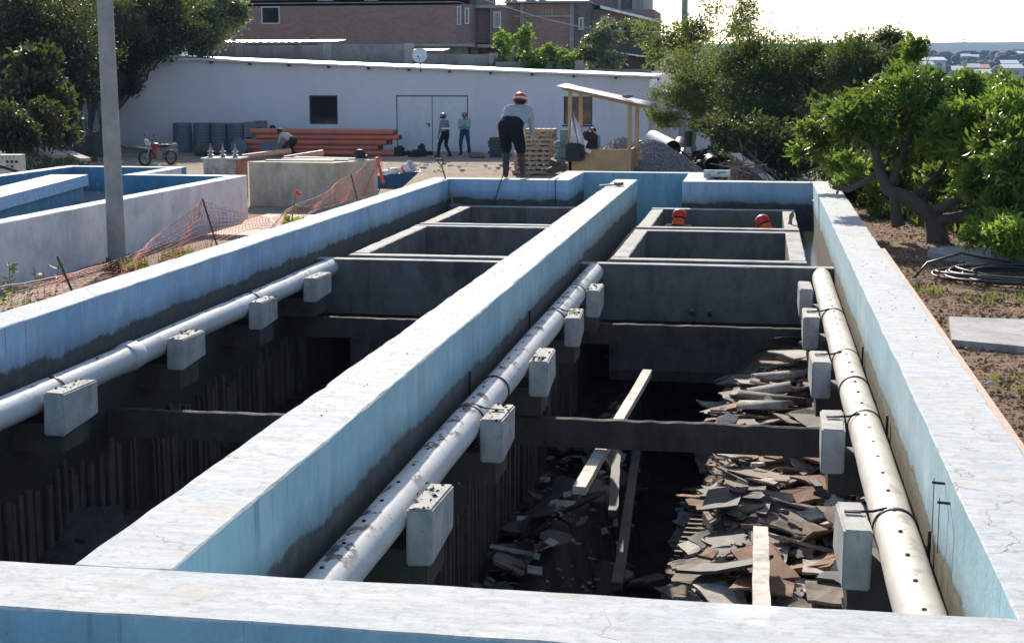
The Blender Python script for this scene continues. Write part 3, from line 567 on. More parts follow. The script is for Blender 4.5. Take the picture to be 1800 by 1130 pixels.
tree("bank_tree", gz(30, 40), [lob(20, 235, 40, 1.0, .7, 2), lob(70, 215, 42, .9, .6, 1.4), lob(95, 235, 44, .7, .5, 1)], L_dark, "lowest dark bush hanging over the meter box bank", group=GL, n_spray=900, per=11, size=.15, width=.26, spread=.1, trunk_r=.07, bark=M_bark_d, shell=.2)
# bushes behind the block wall
GH = "garden bushes behind the block wall"
tree("garden_bush", (PY(945, 140, 68).x, 68, 1.2), [lob(960, 102, 68, 1.4, .5, 3), lob(1000, 108, 68, .7, .35, 1), lob(895, 108, 68.5, .6, .25, .8)], L_lawn, "bright green creeper mound on top of the block wall", "bush", GH, n_spray=420, per=11, size=.2, width=.3, spread=.1, trunk_r=.06, nb=8)
tree("garden_bush", (PY(930, 140, 69).x, 69, 1.2), [lob(930, 80, 69, .7, .6, 2), lob(885, 75, 69, .35, .7, 1), lob(905, 65, 69, .5, .3, .7)], L_young, "thin upright garden bush with yellowish leaves before the brick house", "bush", GH, n_spray=130, per=9, size=.22, width=.25, spread=.1, trunk_r=.05, nb=12)
tree("garden_bush", (PY(1075, 150, 69).x, 69, .8), [lob(1060, 105, 69, 1.1, .5, 2), lob(1090, 60, 70, 1.2, .9, 2), lob(1045, 70, 70.5, .6, .5, .8)], L_pale, "greyish garden bush left of the big olive tree", "bush", GH, n_spray=520, per=10, size=.2, width=.24, spread=.12, trunk_r=.07, bark=M_bark_d, nb=16)

# ------------------------------------------------------------------ white workshop building
WBY = 60.0
def face_p(px, py, Y=WBY): p = PY(px, py, Y); return p.x, p.z
def m_white():
    t = NT("white_plaster"); x, y, z = t.sep(); c = t.mix(t.ramp(t.noise(.35, 5, .6), .35, .65), (.66, .645, .69), (.74, .725, .75))
    c = t.mix(t.ramp(t.noise(1.6, 6, .7, st=(1, 1, .12)), .52, .70, 0, .3), c, (.50, .48, .48)); base = t.ramp(t.m('ADD', z, t.m('MULTIPLY', t.noise(1.2, 5, .7), .7)), -.85, -.35, .55, 0)
    c = t.mix(base, c, (.36, .33, .31)); return t.end(t.bsdf(c, .85, 0, t.bump(t.noise(12, 5), .12, .02), .25))
M_white = m_white()
M_trim = plain("dark_trim", (.06, .06, .065), .6); M_rooft = plain("roof_edge_metal", (.75, .74, .72), .5, .3)
wbx0, wbx1 = face_p(209, 200)[0], face_p(1140, 200)[0]
def roof_z(x): a = face_p(235, 103); b = face_p(1140, 137); return a[1] + (b[1] - a[1]) * (x - a[0]) / (b[0] - a[0])
wbld = empty("workshop_building", ((wbx0 + wbx1) / 2, WBY, G0), 0, "long low white workshop with a gently sloping roof behind the yard", "building")
def wput(o): o.parent = wbld; o.matrix_parent_inverse = Matrix.Translation(-wbld.location); return o
win = [face_p(543, 168) + face_p(594, 219), face_p(991, 170) + face_p(1041, 219)]                 # x0, ztop, x1, zbot
dx0, dzt = face_p(696, 168); dx1, dzb = face_p(823, 270); dzb = G0 + .02
# facade as panels round the openings
fm = MB(); cuts = [(win[0][0], win[0][2], win[0][3], win[0][1]), (dx0, dx1, G0 - .3, dzt), (win[1][0], win[1][2], win[1][3], win[1][1])]
xs = wbx0
for (a, b, zl, zh) in cuts + [(wbx1, wbx1, 0, 0)]:
    def quad_block(x0, x1, zb0, zt0, zt1): fm.add([(x0, WBY, zb0), (x1, WBY, zb0), (x1, WBY + .25, zb0), (x0, WBY + .25, zb0), (x0, WBY, zt0), (x1, WBY, zt1), (x1, WBY + .25, zt1), (x0, WBY + .25, zt0)],
        [(0, 3, 2, 1), (4, 5, 6, 7), (0, 1, 5, 4), (1, 2, 6, 5), (2, 3, 7, 6), (3, 0, 4, 7)])
    if a > xs: quad_block(xs, a, G0 - .3, roof_z(xs), roof_z(a))
    if b > a:
        quad_block(a, b, zh, roof_z(a), roof_z(b))
        if zl > G0 - .2: quad_block(a, b, G0 - .3, zl, zl)
    xs = b
wput(fm.build("front_wall", M_white))
wput(MB().box(wbx0, wbx0 + .25, WBY + .25, WBY + 7, G0 - .3, roof_z(wbx0) - .05).build("end_wall", M_white)); wput(MB().box(wbx1 - .25, wbx1, WBY + .25, WBY + 7, G0 - .3, roof_z(wbx1) - .05).build("end_wall", M_white))
wput(MB().box(wbx0, wbx1, WBY + 7, WBY + 7.2, G0 - .3, roof_z(wbx1)).build("rear_wall", M_white))
rf = MB(); xa, xb = wbx0 - .2, wbx1 + .15; za, zb_ = roof_z(xa) + .012, roof_z(xb) + .012
rf.add([(xa, WBY - .28, za), (xb, WBY - .28, zb_), (xb, WBY + 7.4, zb_ + .1), (xa, WBY + 7.4, za + .1), (xa, WBY - .28, za + .075), (xb, WBY - .28, zb_ + .075), (xb, WBY + 7.4, zb_ + .175), (xa, WBY + 7.4, za + .175)],
       [(3, 2, 1, 0), (4, 5, 6, 7), (0, 1, 5, 4), (1, 2, 6, 5), (2, 3, 7, 6), (3, 0, 4, 7)])
roof = wput(rf.build("roof", M_rooft))
for i in range(14):
    x = wbx0 + .8 + i * 1.72; o = MB().box(x, x + .08, WBY - .2, WBY - .005, roof_z(x) - .10, roof_z(x) - .003).build("bracket", M_trim); wput(o)
for k, (a, zt_, b, zb2) in enumerate(win):
    w = wput(MB().box(a, b, WBY + .14, WBY + .16, zb2, zt_).build("window", M_pane))
    f = MB(); 
    for q in ((a, a + .05, zb2, zt_), (b - .05, b, zb2, zt_), (a + .05, b - .05, zt_ - .05, zt_), (a + .05, b - .05, zb2, zb2 + .05)): f.box(q[0], q[1], WBY + .06, WBY + .138, q[2], q[3])
    if k == 1: f.box(a - .05, b + .05, WBY - .05, WBY - .003, zb2 - .09, zb2 - .02)
    o = f.build("frame", M_trim); o.parent = w
M_door = plain("white_steel_door", (.66, .66, .69), .5, .1, var=.05, dirt=(.45, .43, .42), damt=.35)
for (a, b) in ((dx0 + .04, (dx0 + dx1) / 2 - .015), ((dx0 + dx1) / 2 + .015, dx1 - .05)):
    d = wput(MB().box(a, b, WBY + .05, WBY + .1, dzb, dzt - .05).build("door", M_door))
    if a < (dx0 + dx1) / 2 - .5:
        h = MB(); h.cbox((b - .12, WBY + .03, .02), (.05, .04, .16)); h.tube([(b - .12, WBY + .02, .06), (b - .24, WBY + .0, .06)], .015, 6); o = h.build("handle", M_trim); o.parent = d
wput(MB().box(dx0, dx1, WBY + .11, WBY + .2, G0 - .2, dzt).build("door_backing", M_trim))
dh = empty("satellite_dish", (face_p(739, 97, 59.9)[0], 59.9, roof_z(face_p(739, 97)[0])), 0, "small white satellite dish on the workshop roof edge", "satellite dish")
q = MB(); q.lathe([(.001, -.09), (.13, -.075), (.24, -.03), (.31, .03), (.315, .03), (.24, -.045), (.13, -.09), (.001, -.105)], 20, xf(0, -.12, .55, R(72), 0, R(8))); q.build("dish", plain("dish_white", (.8, .8, .82), .4), dh, smooth=True)
MB().tube([(0, 0, -.12), (0, 0, .48)], .03, 8).tube([(0, -.1, .35), (0, -.42, .5)], .012, 5).cbox((0, -.44, .51), (.06, .08, .06)).build("mount", M_trim, dh)
# annex with a dark opening, to the right
ann = empty("annex_shed", (-3.2, 61.5, G0), 0, "grey white annex with a dark window right of the workshop", "building")
ax0, axt = face_p(1141, 165, 61); axe = 1.0; wx0, wzt = face_p(1155, 198, 61); wx1, wzb = face_p(1196, 225, 61)
q = MB(); q.box(ax0, wx0, 61, 61.2, G0 - .2, axt).box(wx1, axe, 61, 61.2, G0 - .2, axt).box(wx0, wx1, 61, 61.2, wzt, axt).box(wx0, wx1, 61, 61.2, G0 - .2, wzb); o = q.build("wall", M_white, ann); o.location = -ann.location
o = MB().box(wx0, wx1, 61.12, 61.14, wzb, wzt).build("window", M_pane, ann); o.location = -ann.location
o = MB().box(ax0 - .1, axe + .2, 60.7, 65, axt + .003, axt + .09).build("roof", M_rooft, ann); o.location = -ann.location
# ------------------------------------------------------------------ block walls and brick houses behind
M_blk = m_concrete("block_wall", (.28, .265, .25), stain=(.10, .095, .09), amt=.6, scale=.9, bump=.3)
M_col = m_concrete("column_concrete", (.36, .345, .33), stain=(.17, .16, .15), amt=.4, scale=1.5)
def m_brick(name, c1, c2):
    t = NT(name); x, y, z = t.sep(); u = t.m('ADD', x, t.m('MULTIPLY', y, .9)); cv = t.n("ShaderNodeCombineXYZ"); t.put(cv.inputs[0], u); t.put(cv.inputs[1], z)
    b = t.n("ShaderNodeTexBrick"); t.put(b.inputs["Vector"], cv.outputs[0]); b.inputs["Scale"].default_value = 1.0; b.inputs["Brick Width"].default_value = .30; b.inputs["Row Height"].default_value = .115; b.inputs["Mortar Size"].default_value = .012
    b.inputs["Mortar Smooth"].default_value = .2
    t.put(b.inputs["Color1"], c1); t.put(b.inputs["Color2"], c2); t.put(b.inputs["Mortar"], (.29, .25, .23)); c = t.mix(t.ramp(t.noise(.5, 5, .65), .42, .68, 0, .5), b.outputs[0], (.22, .165, .145))
    return t.end(t.bsdf(c, .9, 0, t.bump(b.outputs[1], -.5, .02), .2))
M_brick = m_brick("red_brick", (.29, .165, .13), (.37, .22, .175)); M_brick2 = m_brick("grey_brick", (.20, .14, .125), (.26, .18, .16))
def blockwall(px0, px1, pyt, Y, lab, caps=(), dz=0):
    a = PY(px0, pyt, Y); b = PY(px1, pyt, Y); o = empty("block_wall", ((a.x + b.x) / 2, Y, G0), 0, lab, "wall", "grey block walls behind the workshop"); n = int((b.x - a.x) / .4); H = a.z
    m = MB(); L = b.x - a.x; vs = []; fs = []
    for i in range(n + 1):
        x = a.x + L * i / n; zz = H + dz * i / n + .03 * mnoise.noise(Vector((x * 1.7, Y, 0))); vs += [(x, Y, G0 - .3), (x, Y, zz), (x, Y + .2, zz), (x, Y + .2, G0 - .3)]
    for i in range(n):
        for k in range(3): q = i * 4 + k; fs.append((q, q + 4, q + 5, q + 1))
    fs += [(0, 1, 2, 3), tuple(n * 4 + k for k in (3, 2, 1, 0))]
    m.add(vs, fs); w = m.build("wall_panel", M_blk, o); w.location = -o.location
    for c in caps:
        x = PY(c, pyt, Y).x; k = MB().box(x - .2, x + .2, Y - .05, Y + .25, G0 - .3, H + .06).build("column", M_col, o); k.location = -o.location
blockwall(330, 722, 80, 68, "tallest grey block wall with concrete columns above the workshop roof", (420, 575, 718))
blockwall(724, 870, 96, 68.3, "middle grey block wall right of the tallest one", (868,))
blockwall(871, 1021, 109, 67.6, "lower grey block wall under the green creeper", (1018,)); blockwall(1022, 1145, 122, 67.3, "lowest grey block wall at the right end")
M_sheet = plain("zinc_sheet", (.78, .78, .78), .45, .4, dirt=(.4, .36, .33), damt=.5)
for (a, b, py, Y, lab) in ((385, 545, 77, 68.8, "long whitish roofing sheet lying along the tallest block wall"), (540, 596, 76, 68.9, "short whitish roofing sheet at the end of the long one"), (722, 782, 92, 69.4, "whitish lean-to roofing sheet behind the satellite dish")):
    p = PY(a, py, Y); e = PY(b, py, Y); m = MB(); n = 26
    vs = [(p.x + (e.x - p.x) * i / n, Y + yy, p.z + (.025 if i % 2 else 0) + zz + .05) for yy, zz in ((-.5, 0), (1.2, .12)) for i in range(n + 1)]
    m.add(vs, [(i, i + 1, n + 2 + i, n + 1 + i) for i in range(n)]); o = m.build("roofing_sheet", M_sheet); tag(o, lab, "sheet", "roofing sheets behind the workshop"); sm = o.modifiers.new("s", 'SOLIDIFY'); sm.thickness = .01
M_frame = plain("window_frame_grey", (.55, .55, .55), .5); M_blueglass = plain("blue_pane", (.10, .17, .24), .15, spec=.7, bump=0)
def block(o, name, px0, px1, py0, py1, Y, depth, mt, top=None):
    a = PY(px0, py1, Y); b = PY(px1, py0, Y); q = MB().box(a.x, b.x, Y, Y + depth, a.z, b.z).build(name, mt, o); q.location = -Vector(o.location); return q
def window(o, px0, px1, py0, py1, Y, mt=None, bars=0):
    a = PY(px0, py1, Y); b = PY(px1, py0, Y); f = MB(); t_ = .07
    for r in ((a.x, a.x + t_, a.z, b.z), (b.x - t_, b.x, a.z, b.z), (a.x + t_, b.x - t_, b.z - t_, b.z), (a.x + t_, b.x - t_, a.z, a.z + t_)): f.box(r[0], r[1], Y - .06, Y - .003, r[2], r[3])
    for i in range(bars): x = a.x + (b.x - a.x) * (i + 1) / (bars + 1); f.box(x - .02, x + .02, Y - .05, Y - .012, a.z + t_, b.z - t_)
    w = f.build("window", M_frame, o); w.location = -Vector(o.location)
    MB().box(a.x + t_, b.x - t_, Y - .022, Y - .012, a.z + t_, b.z - t_).build("pane", mt or M_pane, w)
def house(name, px, Y, lab): p = PY(px, 100, Y); return empty(name, (p.x, Y, G0), 0, lab, "building")
h1 = house("brick_house", 600, 82, "long red brick house with one square dark window and concrete bands")
block(h1, "wall", 255, 803, 9, 79, 82, 10, M_brick); block(h1, "band", 255, 805, 3, 9, 81.9, 10.2, M_col); block(h1, "band", 560, 826, 77, 83, 81.85, 6, M_col); block(h1, "upper_wall", 255, 800, -70, 2.9, 82.1, 10, M_brick)
block(h1, "pier", 803.2, 826, 8, 77, 82.0, 8, M_brick2); block(h1, "base_wall", 380, 815, 83.1, 130, 82.6, 5, M_blk)
for (a, b) in ((558, 584), (640, 664)): block(h1, "blocked_opening", a, b, -30, 2.6, 82.02, .3, M_col)
window(h1, 460, 492, 12, 43, 82); window(h1, 803.5, 811, 11, 45, 81.99); window(h1, 817, 825, 14, 43, 81.99)
h2 = house("brick_house", 855, 84, "narrow grey brick house with a barred window in the recess")
block(h2, "stair_tower", 826.5, 838.5, -60, 110, 84, 6, M_conc); block(h2, "wall", 838.7, 861, 15, 76, 84.1, 7, M_brick2); block(h2, "wall", 861.2, 889, 15, 78, 83.5, 8, M_brick2); block(h2, "band", 835, 890, 9, 14.9, 83.4, 8, M_col); block(h2, "band", 838, 892, 78.1, 84, 83.4, 8, M_col)
block(h2, "base_wall", 838, 880, 84.1, 115, 84.5, 5, M_dark); window(h2, 867.5, 881, 21, 50, 83.5, None, 2)
h3 = house("brick_house", 960, 86, "wide red brick house with grey columns and a thin rooftop edge")
block(h3, "wall", 889.5, 1032, 6, 84, 86, 9, M_brick); block(h3, "band", 889, 1034, 26.5, 31, 85.9, .4, M_col); block(h3, "base_wall", 889, 1004, 84.1, 120, 86.1, 8, M_col)
for (a, b) in ((914, 921), (1001, 1010)): block(h3, "column", a, b, 4, 100, 85.85, .6, M_col)
block(h3, "side_bay", 1010.2, 1033.5, 5, 112, 85.7, 6, M_conc); block(h3, "roof_slab", 886, 1036, 1.5, 5.9, 85.5, 10, M_col); window(h3, 1017, 1026, 31, 53, 85.7)
# five small ventilation slots in a row in the brickwork
for i in range(5): block(h3, "vent_slot", 947 + i * 5.4, 950 + i * 5.4, 17, 25, 85.97, .2, M_col)
for i, (a, b) in enumerate(((886, 894), (897, 905), (922, 938), (945, 956))): block(h3, "parapet_block", a, b, -8, 1.4, 85.8, 1, M_white)
h4 = house("brick_house", 1090, 88, "tall grey brick house at the right with a sloping lean-to roof")
block(h4, "upper_wall", 1035, 1110, -60, 30, 91, 8, M_brick2); block(h4, "upper_wall", 1110.3, 1132, -60, 30, 90.2, 8, M_col); block(h4, "column", 1086, 1092, -60, 26, 90.7, 1, M_col)
block(h4, "wall", 1034, 1150, 17, 125, 88, 6, M_brick2); window(h4, 1056, 1069, 28, 54, 88, M_blueglass, 1); block(h4, "lower_wall", 1085, 1152, 52, 125, 87.4, .5, M_dark)
r = MB(); a = PY(1055, 15, 87.5); b = PY(1165, 42, 87.5); c = PY(1165, 40, 93); d = PY(1055, 13, 93)
r.add([a, b, c, d] + [Vector(q) + Vector((0, 0, .15)) for q in (a, b, c, d)], [(3, 2, 1, 0), (4, 5, 6, 7), (0, 1, 5, 4), (1, 2, 6, 5), (2, 3, 7, 6), (3, 0, 4, 7)]); o = r.build("lean_to_roof", M_sheet, h4); o.location = -h4.location
a = PY(1085, 93, 86.8); b = PY(1155, 103, 86.8); r = MB(); bar(r, a, b, 1.2, .08); o = r.build("awning", M_sheet, h4); o.location = -h4.location
# overhead cable and posts
M_cable = plain("grey_cable", (.42, .42, .43), .6)
pts = []
for i in range(25):
    k = i / 24; px = 835 + (1150 - 835) * k; py = -6 + 62 * math.sin(min(1, k * 1.12) * math.pi / 2) + 4 * max(0, k - .85); pts.append(PY(px, py, 70))
pts = [PY(760, -45, 70)] + pts + [PY(1196, 58, 62.0)]
tag(MB().tube(pts, .022, 5).build("overhead_cable", M_cable), "thin pale cable sagging across the brick houses to the far post", "cable")
M_pole = m_concrete("pole_concrete", (.33, .32, .30), stain=(.19, .18, .17), amt=.35, scale=2.2, bump=.25)
p = PY(1199, 260, 60.2)
tag(MB().tube([(p.x, p.y, G0 - .2), (p.x, p.y, 3), (p.x, p.y, 7.2)], [.17, .14, .11], 12).build("utility_pole", M_pole, auto=40), "slim concrete post rising out of the olive tree", "pole")
tag(MB().tube([(-10.54, 22.84, G0 - .2), (-10.55, 22.84, 1.5), (-10.56, 22.84, 7.5)], [.150, .138, .105], 24).build("utility_pole", M_pole, auto=40), "thick grey concrete pole in front of the white walled tank", "pole")
# peeling retaining wall at the left
t = NT("peeling_whitewash"); cc = t.mix(t.ramp(t.noise(1.4, 7, .75, st=(1, 1, .45)), .44, .54), (.50, .49, .48), (.075, .075, .065)); M_peel = t.end(t.bsdf(cc, .9, 0, t.bump(t.noise(9, 6), .5, .03), .2))
A = Vector((wbx0 - .05, 59.9, 0)); B = PY(88, 250, 54.0); q = MB(); n = 16
vs = []
for i in range(n + 1):
    x = A.lerp(Vector((B.x, B.y, 0)), i / n); zt_ = 1.35 + .1 * mnoise.noise(Vector((i * .5, 0, 0))) - .8 * sstep(.75, 1, i / n)
    vs += [(x.x, x.y, G0 - .3), (x.x, x.y, zt_), (x.x - .2, x.y + .25, zt_), (x.x - .2, x.y + .25, G0 - .3)]
fs = []
for i in range(n):
    for k in range(3): a = i * 4 + k; fs.append((a + 1, a + 5, a + 4, a))
q.add(vs, fs + [(3, 2, 1, 0), tuple(n * 4 + k for k in range(4))]); tag(q.build("retaining_wall", M_peel), "old retaining wall with peeling whitewash under the left trees", "wall")
# ------------------------------------------------------------------ things in the bays
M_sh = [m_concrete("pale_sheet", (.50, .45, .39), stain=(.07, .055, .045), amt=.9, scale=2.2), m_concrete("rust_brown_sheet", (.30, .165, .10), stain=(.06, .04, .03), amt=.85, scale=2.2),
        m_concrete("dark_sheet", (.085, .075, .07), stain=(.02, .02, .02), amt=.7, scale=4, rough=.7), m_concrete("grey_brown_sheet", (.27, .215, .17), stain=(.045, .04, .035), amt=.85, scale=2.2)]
SH_LAB = [("pale broken sheet fragment in the rubble of the right bay", "pale broken sheets in the right bay"), ("rusty brown broken sheet fragment in the rubble of the right bay", "rusty broken sheets in the right bay"),
          ("blackened broken sheet fragment in the rubble of the right bay", "blackened broken sheets in the right bay"), ("grey brown broken sheet fragment in the rubble of the right bay", "grey brown broken sheets in the right bay")]
def shard_mesh(mi, r):
    n = rng.randint(8, 14); poly = []
    for i in range(n):
        a = 2 * math.pi * (i + rng.uniform(-.35, .35)) / n; k = r * rng.uniform(.5, 1.1); poly.append((k * math.cos(a) * rng.uniform(1.0, 1.5), k * math.sin(a)))
    th = rng.uniform(.008, .022); me = MB().prism(poly, -th, th).mesh("broken_sheet", M_sh[mi]); bm = bmesh.new(); bm.from_mesh(me)
    bmesh.ops.subdivide_edges(bm, edges=bm.edges[:], cuts=1, use_grid_fill=False); S = rng.random() * 30
    for v in bm.verts: v.co.z += .05 * r * mnoise.noise(Vector((v.co.x * 4, v.co.y * 4, S))) * 2; v.co.x += .03 * mnoise.noise(v.co * 14 + Vector((S, 0, 0))); v.co.y += .03 * mnoise.noise(v.co * 13 + Vector((0, S, 0)))
    bm.to_mesh(me); bm.free(); return me
def shard(x, y, z, r, mi, rx, ry, rz): tag(inst("broken_sheet", shard_mesh(mi, r), None, xf(x, y, z, rx, ry, rz)), SH_LAB[mi][0], "debris", SH_LAB[mi][1])
def sheet_mesh(mi, w, d):
    """a broken flat sheet: roughly four-sided, torn along its edges"""
    cs = [(-w * rng.uniform(.7, 1), -d * rng.uniform(.6, 1)), (w * rng.uniform(.7, 1), -d * rng.uniform(.6, 1)), (w * rng.uniform(.5, 1), d * rng.uniform(.6, 1)), (-w * rng.uniform(.5, 1), d * rng.uniform(.6, 1))]; poly = []; S = rng.random() * 50
    for i in range(4):
        a_, b_ = Vector((*cs[i], 0)), Vector((*cs[(i + 1) % 4], 0)); torn = rng.random() < .6
        for k in range(6):
            p_ = a_.lerp(b_, k / 6); e_ = (.16 if torn else .04) * min(w, d); p_ += Vector((mnoise.noise(p_ * 9 + Vector((S, 0, 0))), mnoise.noise(p_ * 9 + Vector((0, S, 0))), 0)) * e_ * (2 if k else 1); poly.append((p_.x, p_.y))
    th = rng.uniform(.006, .013); me = MB().prism(poly, -th, th).mesh("broken_sheet", M_sh[mi]); bend = rng.uniform(-.25, .25)
    for v in me.vertices: v.co.z += bend * v.co.x * v.co.x + .03 * mnoise.noise(Vector((v.co.x * 5, v.co.y * 5, S)))
    return me
def sheet(x, y, z, w, d, mi, rx, ry, rz): tag(inst("broken_sheet", sheet_mesh(mi, w, d), None, xf(x, y, z, rx, ry, rz)), SH_LAB[mi][0], "debris", SH_LAB[mi][1])
for i in range(150):                                                       # sunlit heap along the right wall: a layer of overlapping flat sheets
    x = rng.uniform(-.72, .88); y = 9.3 + 9.4 * i / 150 + rng.uniform(-.3, .3); w_ = rng.uniform(.14, .42); mi = rng.choices((0, 1, 2, 3), (4, 3, 3, 6))[0]
    sheet(x, y, pit_h(x, y, False) + .05 + .03 * (i % 5) + rng.uniform(0, .03), w_, w_ * rng.uniform(.45, .9), mi, rng.gauss(-.05, .10) if rng.random() < .85 else rng.gauss(-.3, .4), rng.gauss(.03, .10), rng.uniform(0, 6.28))
for i in range(60):
    x = rng.uniform(-.85, .95); y = rng.uniform(9.5, 18.6); mi = rng.choices((0, 1, 2, 3), (4, 3, 3, 5))[0]; shard(x, y, pit_h(x, y, False) + rng.uniform(.10, .22), rng.uniform(.06, .15), mi, rng.gauss(0, .25), rng.gauss(0, .25), rng.uniform(0, 6.28))
for i in range(26):
    x = rng.uniform(-6.0, -3.2); y = rng.uniform(10, 18.5); o_ = inst("sludge_lump", shard_mesh(2, rng.uniform(.15, .4)), None, xf(x, y, pit_h(x, y, True) + .05, rng.gauss(0, .2), rng.gauss(0, .2), rng.uniform(0, 6))); tag(o_, "blackened broken sheet in the sludge of the left bay", "debris", "blackened sheets in the left bay")
for i in range(60):                                                        # shaded side below the dividing wall; darker, dirtier sheets favoured to deepen its shade
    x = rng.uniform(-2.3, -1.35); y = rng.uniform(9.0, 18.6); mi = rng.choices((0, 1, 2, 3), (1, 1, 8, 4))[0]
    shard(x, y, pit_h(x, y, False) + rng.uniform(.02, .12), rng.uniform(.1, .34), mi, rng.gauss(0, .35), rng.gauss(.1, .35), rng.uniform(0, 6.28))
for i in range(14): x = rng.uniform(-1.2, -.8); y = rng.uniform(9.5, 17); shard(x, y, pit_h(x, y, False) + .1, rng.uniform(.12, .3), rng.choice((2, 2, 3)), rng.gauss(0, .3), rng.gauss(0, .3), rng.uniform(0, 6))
def rubble_bits(n):
    m = MB()
    for i in range(n):
        x = rng.uniform(-.9, .98) if rng.random() < .9 else rng.uniform(-2.35, -1.4); y = rng.uniform(9, 18.8); z = pit_h(x, y, False) + rng.uniform(.0, .07); r = rng.choice((.015, .02, .03, .05, .07)); T = xf(x, y, z, rng.uniform(-.4, .4), rng.uniform(-.4, .4), rng.uniform(0, 6))
        m.box(-r, r * rng.uniform(.5, 1), -r * rng.uniform(.3, 1), r * rng.uniform(.3, 1), -r * .1, r * .12, T, rng.choices((0, 1, 2, 3), (5, 3, 2, 4))[0])
    o = m.build("rubble_bits", M_sh); tag(o, "small broken bits strewn over the sludge of the right bay", "rubble", kind="stuff")
rubble_bits(6000)
M_plank = plain("pale_timber", (.62, .57, .50), .8, var=.15, scale=5, dirt=(.16, .12, .09), dscale=6, damt=.7)
def plank(a, b, w, h, name, lab, mt=M_plank, cat="timber"):
    o = MB(); bar(o, a, b, w, h); bm_o = o.build(name, mt); bm = bmesh.new(); bm.from_mesh(bm_o.data); bmesh.ops.subdivide_edges(bm, edges=[e for e in bm.edges if e.calc_length() > .8], cuts=14)
    for v in bm.verts: v.co += Vector((mnoise.noise(v.co * 3), mnoise.noise(v.co * 3 + Vector((9, 0, 0))), mnoise.noise(v.co * 3 + Vector((0, 9, 0))))) * .009
    bm.to_mesh(bm_o.data); bm.free(); return tag(bm_o, lab, cat)
plank(PZ(1138, 655, -1.46), PZ(1018, 862, -1.46), .11, .07, "timber_plank", "long pale plank running lengthwise under the cross beam of the right bay")
plank(PZ(1337, 935, -1.45), PZ(1338, 1085, -1.40), .115, .09, "timber_plank", "short white plank on the rubble nearest the camera")
plank(PZ(1085, 770, -2.0), PZ(1078, 900, -1.95), .09, .05, "timber_plank", "narrow dark stained plank standing beside the long pale plank", M_dark)
for i, (p_, q_, w_, lab) in enumerate((((1120, 790, -2.5), (1085, 1030, -2.45), .10, "dark beam sunk in the sludge left of the deep trench"), ((1290, 800, -2.2), (1235, 1040, -2.25), .09, "dark beam along the right lip of the deep trench"), ((1330, 770, -1.85), (1440, 860, -1.7), .07, "dark stained batten lying across the sunlit rubble"),
    ((1240, 905, -2.0), (1330, 1045, -1.9), .06, "brown batten in the nearest rubble left of the white plank"), ((960, 960, -2.2), (1040, 830, -2.3), .08, "blackened batten in the shaded rubble below the dividing wall"))): plank(PZ(*p_), PZ(*q_), w_, .07, "timber_batten", lab, M_dark if i != 3 else M_sh[3])
rk = empty("timber_rack", PZ(1240, 880, -2.45), 0, "dark toothed timber rail sloping through the deep trench of the right bay", "timber")
a = PZ(1285, 782, -2.4) - rk.location; b = PZ(1190, 985, -2.5) - rk.location; q = MB(); bar(q, a, b, .05, .10); bar(q, a + Vector((.15, 0, 0)), b + Vector((.15, 0, 0)), .05, .10); q.build("rail", M_dark, rk)
for i in range(30): k = (i + .5) / 30; c = a.lerp(b, k); MB().box(c.x - .035, c.x + .19, c.y - .02, c.y + .02, c.z + .052, c.z + .075).build("rung", M_dark, rk)
for (px, py, px2, py2, z) in ((1215, 545, 1240, 640, -1.9), (1247, 545, 1268, 650, -1.9)): plank(PY(px, py, 19.9), PZ(px2, py2, z - .3), .05, .05, "timber_stave", "leaning dark stave under the cross wall, " + ("left" if px < 1230 else "right") + " of the pair", M_conc)
def tile_half(name, c, L, r, rz, tilt, mt, lab):
    m = MB(); n = 10
    vs = [(r * math.cos(math.pi * k / n), y, r * .6 * math.sin(math.pi * k / n)) for y in (-L / 2, L / 2) for k in range(n + 1)]; m.add(vs, [(k, k + 1, n + 2 + k, n + 1 + k) for k in range(n)])
    o = m.build(name, mt, smooth=True); o.matrix_world = xf(c[0], c[1], c[2], tilt, 0, rz); s = o.modifiers.new("s", 'SOLIDIFY'); s.thickness = .02; tag(o, lab, "debris", "pale curved sheets on the heap by the right wall")
p0 = PZ(1360, 700, -1.62)
for i, (dx, dy, dz, L, r) in enumerate(((-.05, -.5, .0, .6, .10), (.02, -.22, .03, .75, .08), (.0, .05, .06, .5, .11), (.12, .3, .02, .7, .07), (.1, .6, -.02, .6, .09))):
    tile_half("curved_sheet", (p0.x + dx - .05, p0.y + dy, max(p0.z + dz, pit_h(p0.x + dx, p0.y + dy, False) + .12)), L, r, R((70, 84, 98, 76, 108)[i]), R((-6, 4, -10, 7, -3)[i]), M_sh[(0, 3, 0, 3, 0)[i]], ("nearest", "second nearest", "middle", "second farthest", "farthest")[i] + " of five pale curved sheets on the sunlit heap between the cross beams")
# rebar stubs and thin wires on the right wall
for (px, py) in ((1662, 850), (1672, 885)):
    p = PX(px, py, RI); o = MB().tube([(p.x + .02, p.y, p.z), (p.x - .07, p.y, p.z + .005)], .008, 6).tube([(p.x - .06, p.y, p.z + .03), (p.x - .055, p.y + .02, p.z - .28)], .003, 4).build("rebar_stub", M_black); put(o)
for (x, y, z) in ((RI - .02, 8.3, -.62), (RI - .02, 11.2, -.62), (RI - .02, 14.0, -.6), (DR + .02, 12.0, -.55), (DR + .02, 15.3, -.55)):
    put(MB().tube([(x, y, z - .12), (x, y + .01, z + .13)], .010, 6).build("rebar_stub", M_black))
